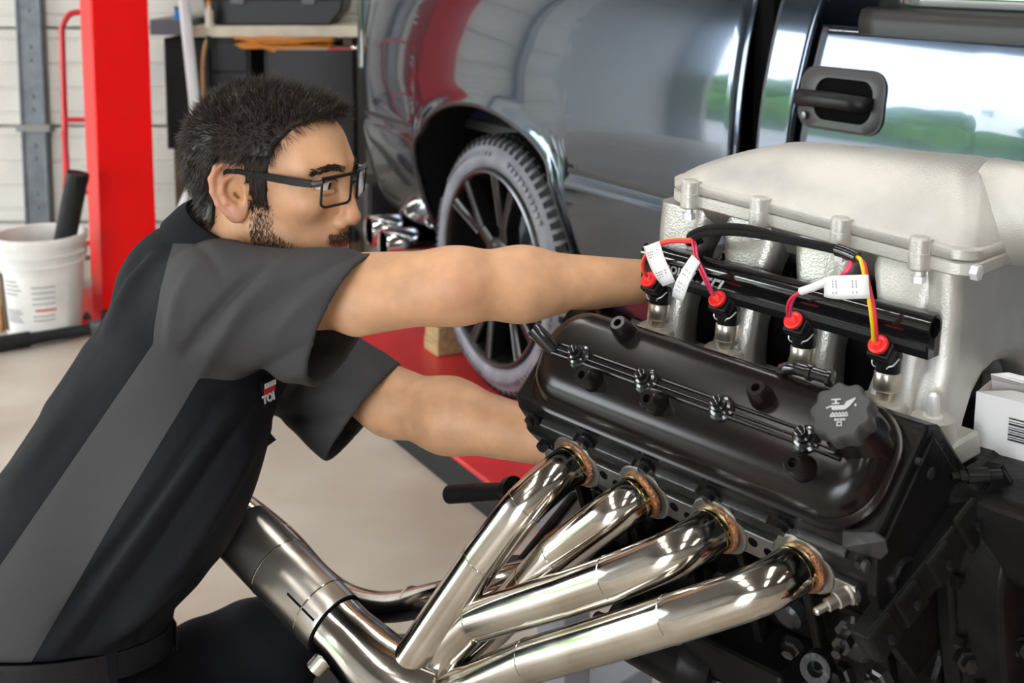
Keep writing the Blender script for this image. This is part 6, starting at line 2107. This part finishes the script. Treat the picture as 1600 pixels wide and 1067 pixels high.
# stitched hems on the sleeves
# collar band standing round the neck
cc0, cc1 = at(352, 388, 1.77), at(378, 326, 1.763)
ca = nrm(cc1 - cc0)
cx_, cy_, cz_ = frame_from(ca, (1, 0, 0))
rings = []
for h, r in ((0.0, 0.074), (0.018, 0.071), (0.040, 0.068), (0.0405, 0.0655), (0.020, 0.0665), (0.0, 0.069)):
    rings.append([cc0 + ca * (h + 0.008 * math.cos(t - 3.4)) + r * (math.cos(t) * cx_ + 1.02 * math.sin(t) * cy_) - po for t in (2 * math.pi * k / 48 for k in range(48))])
MB().rings(rings, cap0=False, cap1=False).build('collar', 'trouser_black', shirt, smooth=60)
rings = []
for h, r in ((0.039, 0.068), (0.041, 0.074), (0.030, 0.083), (0.000, 0.096), (-0.002, 0.093), (0.028, 0.079), (0.037, 0.070)):
    rings.append([cc0 + ca * (h + 0.008 * math.cos(t - 3.4)) + r * (math.cos(t) * cx_ + 1.02 * math.sin(t) * cy_) - po for t in (2 * math.pi * k / 48 for k in range(48))])
MB().rings(rings, cap0=False, cap1=False).build('collar_fold', 'trouser_black', shirt, smooth=60)
# chest pocket flap, patch with lettering
g = []
for i in range(6):
    t = i / 5
    a, b = at(385 + 20 * t, 655 - 10 * t, 1.70), at(398 + 34 * t, 712 - 25 * t, 1.70 + 0.02 * t)
    g.append([a + (b - a) * s / 5 + np.array([0, -0.006 * math.sin(math.pi * s / 5), 0]) - po for s in range(6)])
MB().sheet(g).build('pocket_flap', 'trouser_black', shirt, smooth=60, solid=0.003)
pc = at(421, 612, 1.668)
pt = MB().obox(pc - po, (0.0065, 0.012, 0.0), (0.003, 0.0, -0.018), (-0.0006, 0.0004, 0.0)).build('name_patch', 'trouser_black', shirt, smooth=0)
for y_, h_, m_ in ((600, 0.0035, 'patch_white'), (609, 0.0042, 'patch_red')):
    q = at(421 + (612 - y_) * 0.12, y_, 1.6665)
    MB().obox(q - po, (0.0055, 0.0098, 0.0), (0.0, 0.0, h_), (-0.0004, 0.0003, 0.0)).build('patch_band', m_, pt, smooth=0)
place_text('patch_lettering', 'TOI', 0.0150, at(420, 622, 1.6635) - po, (0.45, 0.86, 0.0), (-0.1, 0, 1), 'patch_white', pt, bold=0.0008, depth=0.0004)

# ------------------------------------------------------------------ belt, trousers, boots
WC = at(92, 1040, 1.775)
WC[2] = WZ - 0.020 + SLOPE * (WC[1] - BY0)


def belt_pt(t, r, h):
    x, y = WC[0] + 0.158 * r * math.cos(t), WC[1] + 0.165 * r * math.sin(t)
    return np.array([x, y, WC[2] + SLOPE * (y - WC[1]) + h]) - po


N_ = 64
MB().rings([[belt_pt(2 * math.pi * k / N_, r, h) for k in range(N_)] for r, h in ((0.985, -0.020), (1.008, -0.0195), (1.012, 0.0), (1.008, 0.0195), (0.985, 0.020))], cap0=False, cap1=False).build('belt', 'belt_leather', person, smooth=60)
for tt in (-1.75, -0.75, -2.6, 0.3, 1.1, 2.1):
    MB().rings([[belt_pt(tt + a, r, h) for a, r in ((-0.055, 1.0), (-0.05, 1.022), (0.05, 1.022), (0.055, 1.0))] for h in (-0.027, 0.0, 0.027)]).build('belt_loop', 'trouser_black', person, smooth=0, bevel=0.001)
MB().obox(belt_pt(0.55, 1.03, 0.0), (0.002, -0.001, 0), (-0.016, 0.028, 0), (0, 0, 0.022)).build('belt_buckle', 'galvanised', person, smooth=0, bevel=0.004)
HIPR, KNR = at(110, 1165, 1.68), at(310, 1290, 1.62)
HIPL, KNL = at(165, 1130, 1.88), at(432, 1000, 1.97)
KNR[2] = 0.085
ANR = np.array([HIPR[0] - 0.20, HIPR[1] + 0.02, 0.075])
ANL = at(385, 1180, 1.95)
ANL[2] = 0.10


def trouser_fn(P):
    d = sd_ell(P, WC + np.array([0, 0, -0.09]), (0.150, 0.160, 0.13))
    d = smin(d, sd_cone(P, HIPR, KNR, 0.095, 0.072), 0.05)
    d = smin(d, sd_cone(P, KNR, ANR, 0.066, 0.055), 0.03)
    d = smin(d, sd_cone(P, HIPL, KNL, 0.098, 0.076), 0.05)
    d = smin(d, sd_cone(P, KNL, ANL, 0.072, 0.060), 0.03)
    d = smax(d, P[..., 2] - (WZ - 0.003 + SLOPE * (P[..., 1] - BY0)), 0.01)
    return smax(d, 0.005 - P[..., 2], 0.004)


lo, hi = net_box([WC, HIPR, KNR, ANR, HIPL, KNL, ANL], 0.19)
lo[2] = -0.02
PV, PF = surface_net(trouser_fn, lo, hi, 0.006)
PN = vert_normals(PV, PF)
wob = 0.004 * np.sin(PV[:, 0] * 60 + PV[:, 2] * 45) * np.sin(PV[:, 1] * 35 + 1.0)
trs = net_object('trousers', PV + PN * wob[:, None] - po, PF, 'trouser_black', person)


def boot(an, d, name='boot'):
    d = nrm(d)
    c = an * np.array([1, 1, 0])
    fn = lambda P: smax(smin(smin(sd_cone(P, c + np.array([0, 0, 0.045]) - d * 0.04, c + np.array([0, 0, 0.035]) + d * 0.17, 0.045, 0.042), sd_cone(P, c + np.array([0, 0, 0.05]), an + np.array([0, 0, 0.03]), 0.045, 0.05), 0.03), 0.001 - P[..., 2], 0.004), P[..., 2] - an[2] - 0.035, 0.004)
    V, F_ = surface_net(fn, c - 0.27, c + np.array([0.27, 0.27, 0.22]), 0.006)
    return net_object(name, V - po, F_, 'boot_black', person)


boot(ANL, np.array([0.9, 0.1, 0]))
boot(ANR, np.array([-0.9, 0.15, 0]))

# ------------------------------------------------------------------ eyeglasses
gl = tag(empty('eyeglasses', tuple(H2W(np.array([0.12, 0, 0.0])))), 'black rectangular eyeglasses worn by the man', 'eyeglasses')
go = H2W(np.array([0.12, 0, 0.0]))


def GP(x, y, z):
    return H2W(np.array([x, y, z])) - go


for s in (1, -1):
    def LP_(a, b, dx=0.0):
        # a: 0 inner to 1 outer, b: -1..1 in height
        y = 0.0095 + 0.0545 * a
        return GP(0.1385 - 0.016 * a ** 1.5 + dx + 0.002 * b, s * y, -0.001 + 0.0205 * b)
    o = [( (u + 1) / 2, v) for u, v in rrect(-1, 1, -1, 1, 0.35, 5)]
    fr_ = MB().tube([LP_(a, b) for a, b in o], 0.0019, 8, closed=True).build('rim', 'frame_black', gl)
    MB().tube([LP_(a, 0.97) for a in np.linspace(0.02, 0.99, 8)], 0.0027, 8).build('brow_bar', 'frame_black', fr_)
    MB().add([LP_(a, b, 0.0004) for a, b in o], [tuple(range(len(o)))]).build('lens', 'lens_glass', gl, smooth=0)
    MB().tube([LP_(1.0, 0.75), GP(0.119, s * 0.068, 0.0125), GP(0.112, s * 0.0705, 0.0125)], [0.0042, 0.0046, 0.0046], 10).build('hinge', 'wheel_edge', gl)
    rings = []
    for x, y, z, hw, hh in ((0.112, 0.0705, 0.0125, 0.0018, 0.0050), (0.090, 0.0735, 0.0145, 0.0018, 0.0056), (0.055, 0.0765, 0.0185, 0.0017, 0.0054), (0.025, 0.0785, 0.0220, 0.0017, 0.0046), (0.005, 0.079, 0.0245, 0.0017, 0.0038), (-0.015, 0.079, 0.024, 0.0018, 0.0034), (-0.032, 0.078, 0.015, 0.0020, 0.0034), (-0.040, 0.0775, -0.004, 0.0022, 0.0036), (-0.044, 0.0775, -0.016, 0.0022, 0.0034)):
        rings.append([GP(x, s * (y + a * hw), z + b * hh) for a, b in ((1, -1), (1, 1), (-1, 1), (-1, -1))])
    MB().rings(rings).build('temple_arm', 'frame_black', gl, smooth=60, bevel=0.0008)
MB().tube(smooth_path([GP(0.1375, 0.0095, 0.004), GP(0.1425, 0.0, 0.0075), GP(0.1375, -0.0095, 0.004)], 5), 0.0018, 8).build('bridge', 'frame_black', gl)
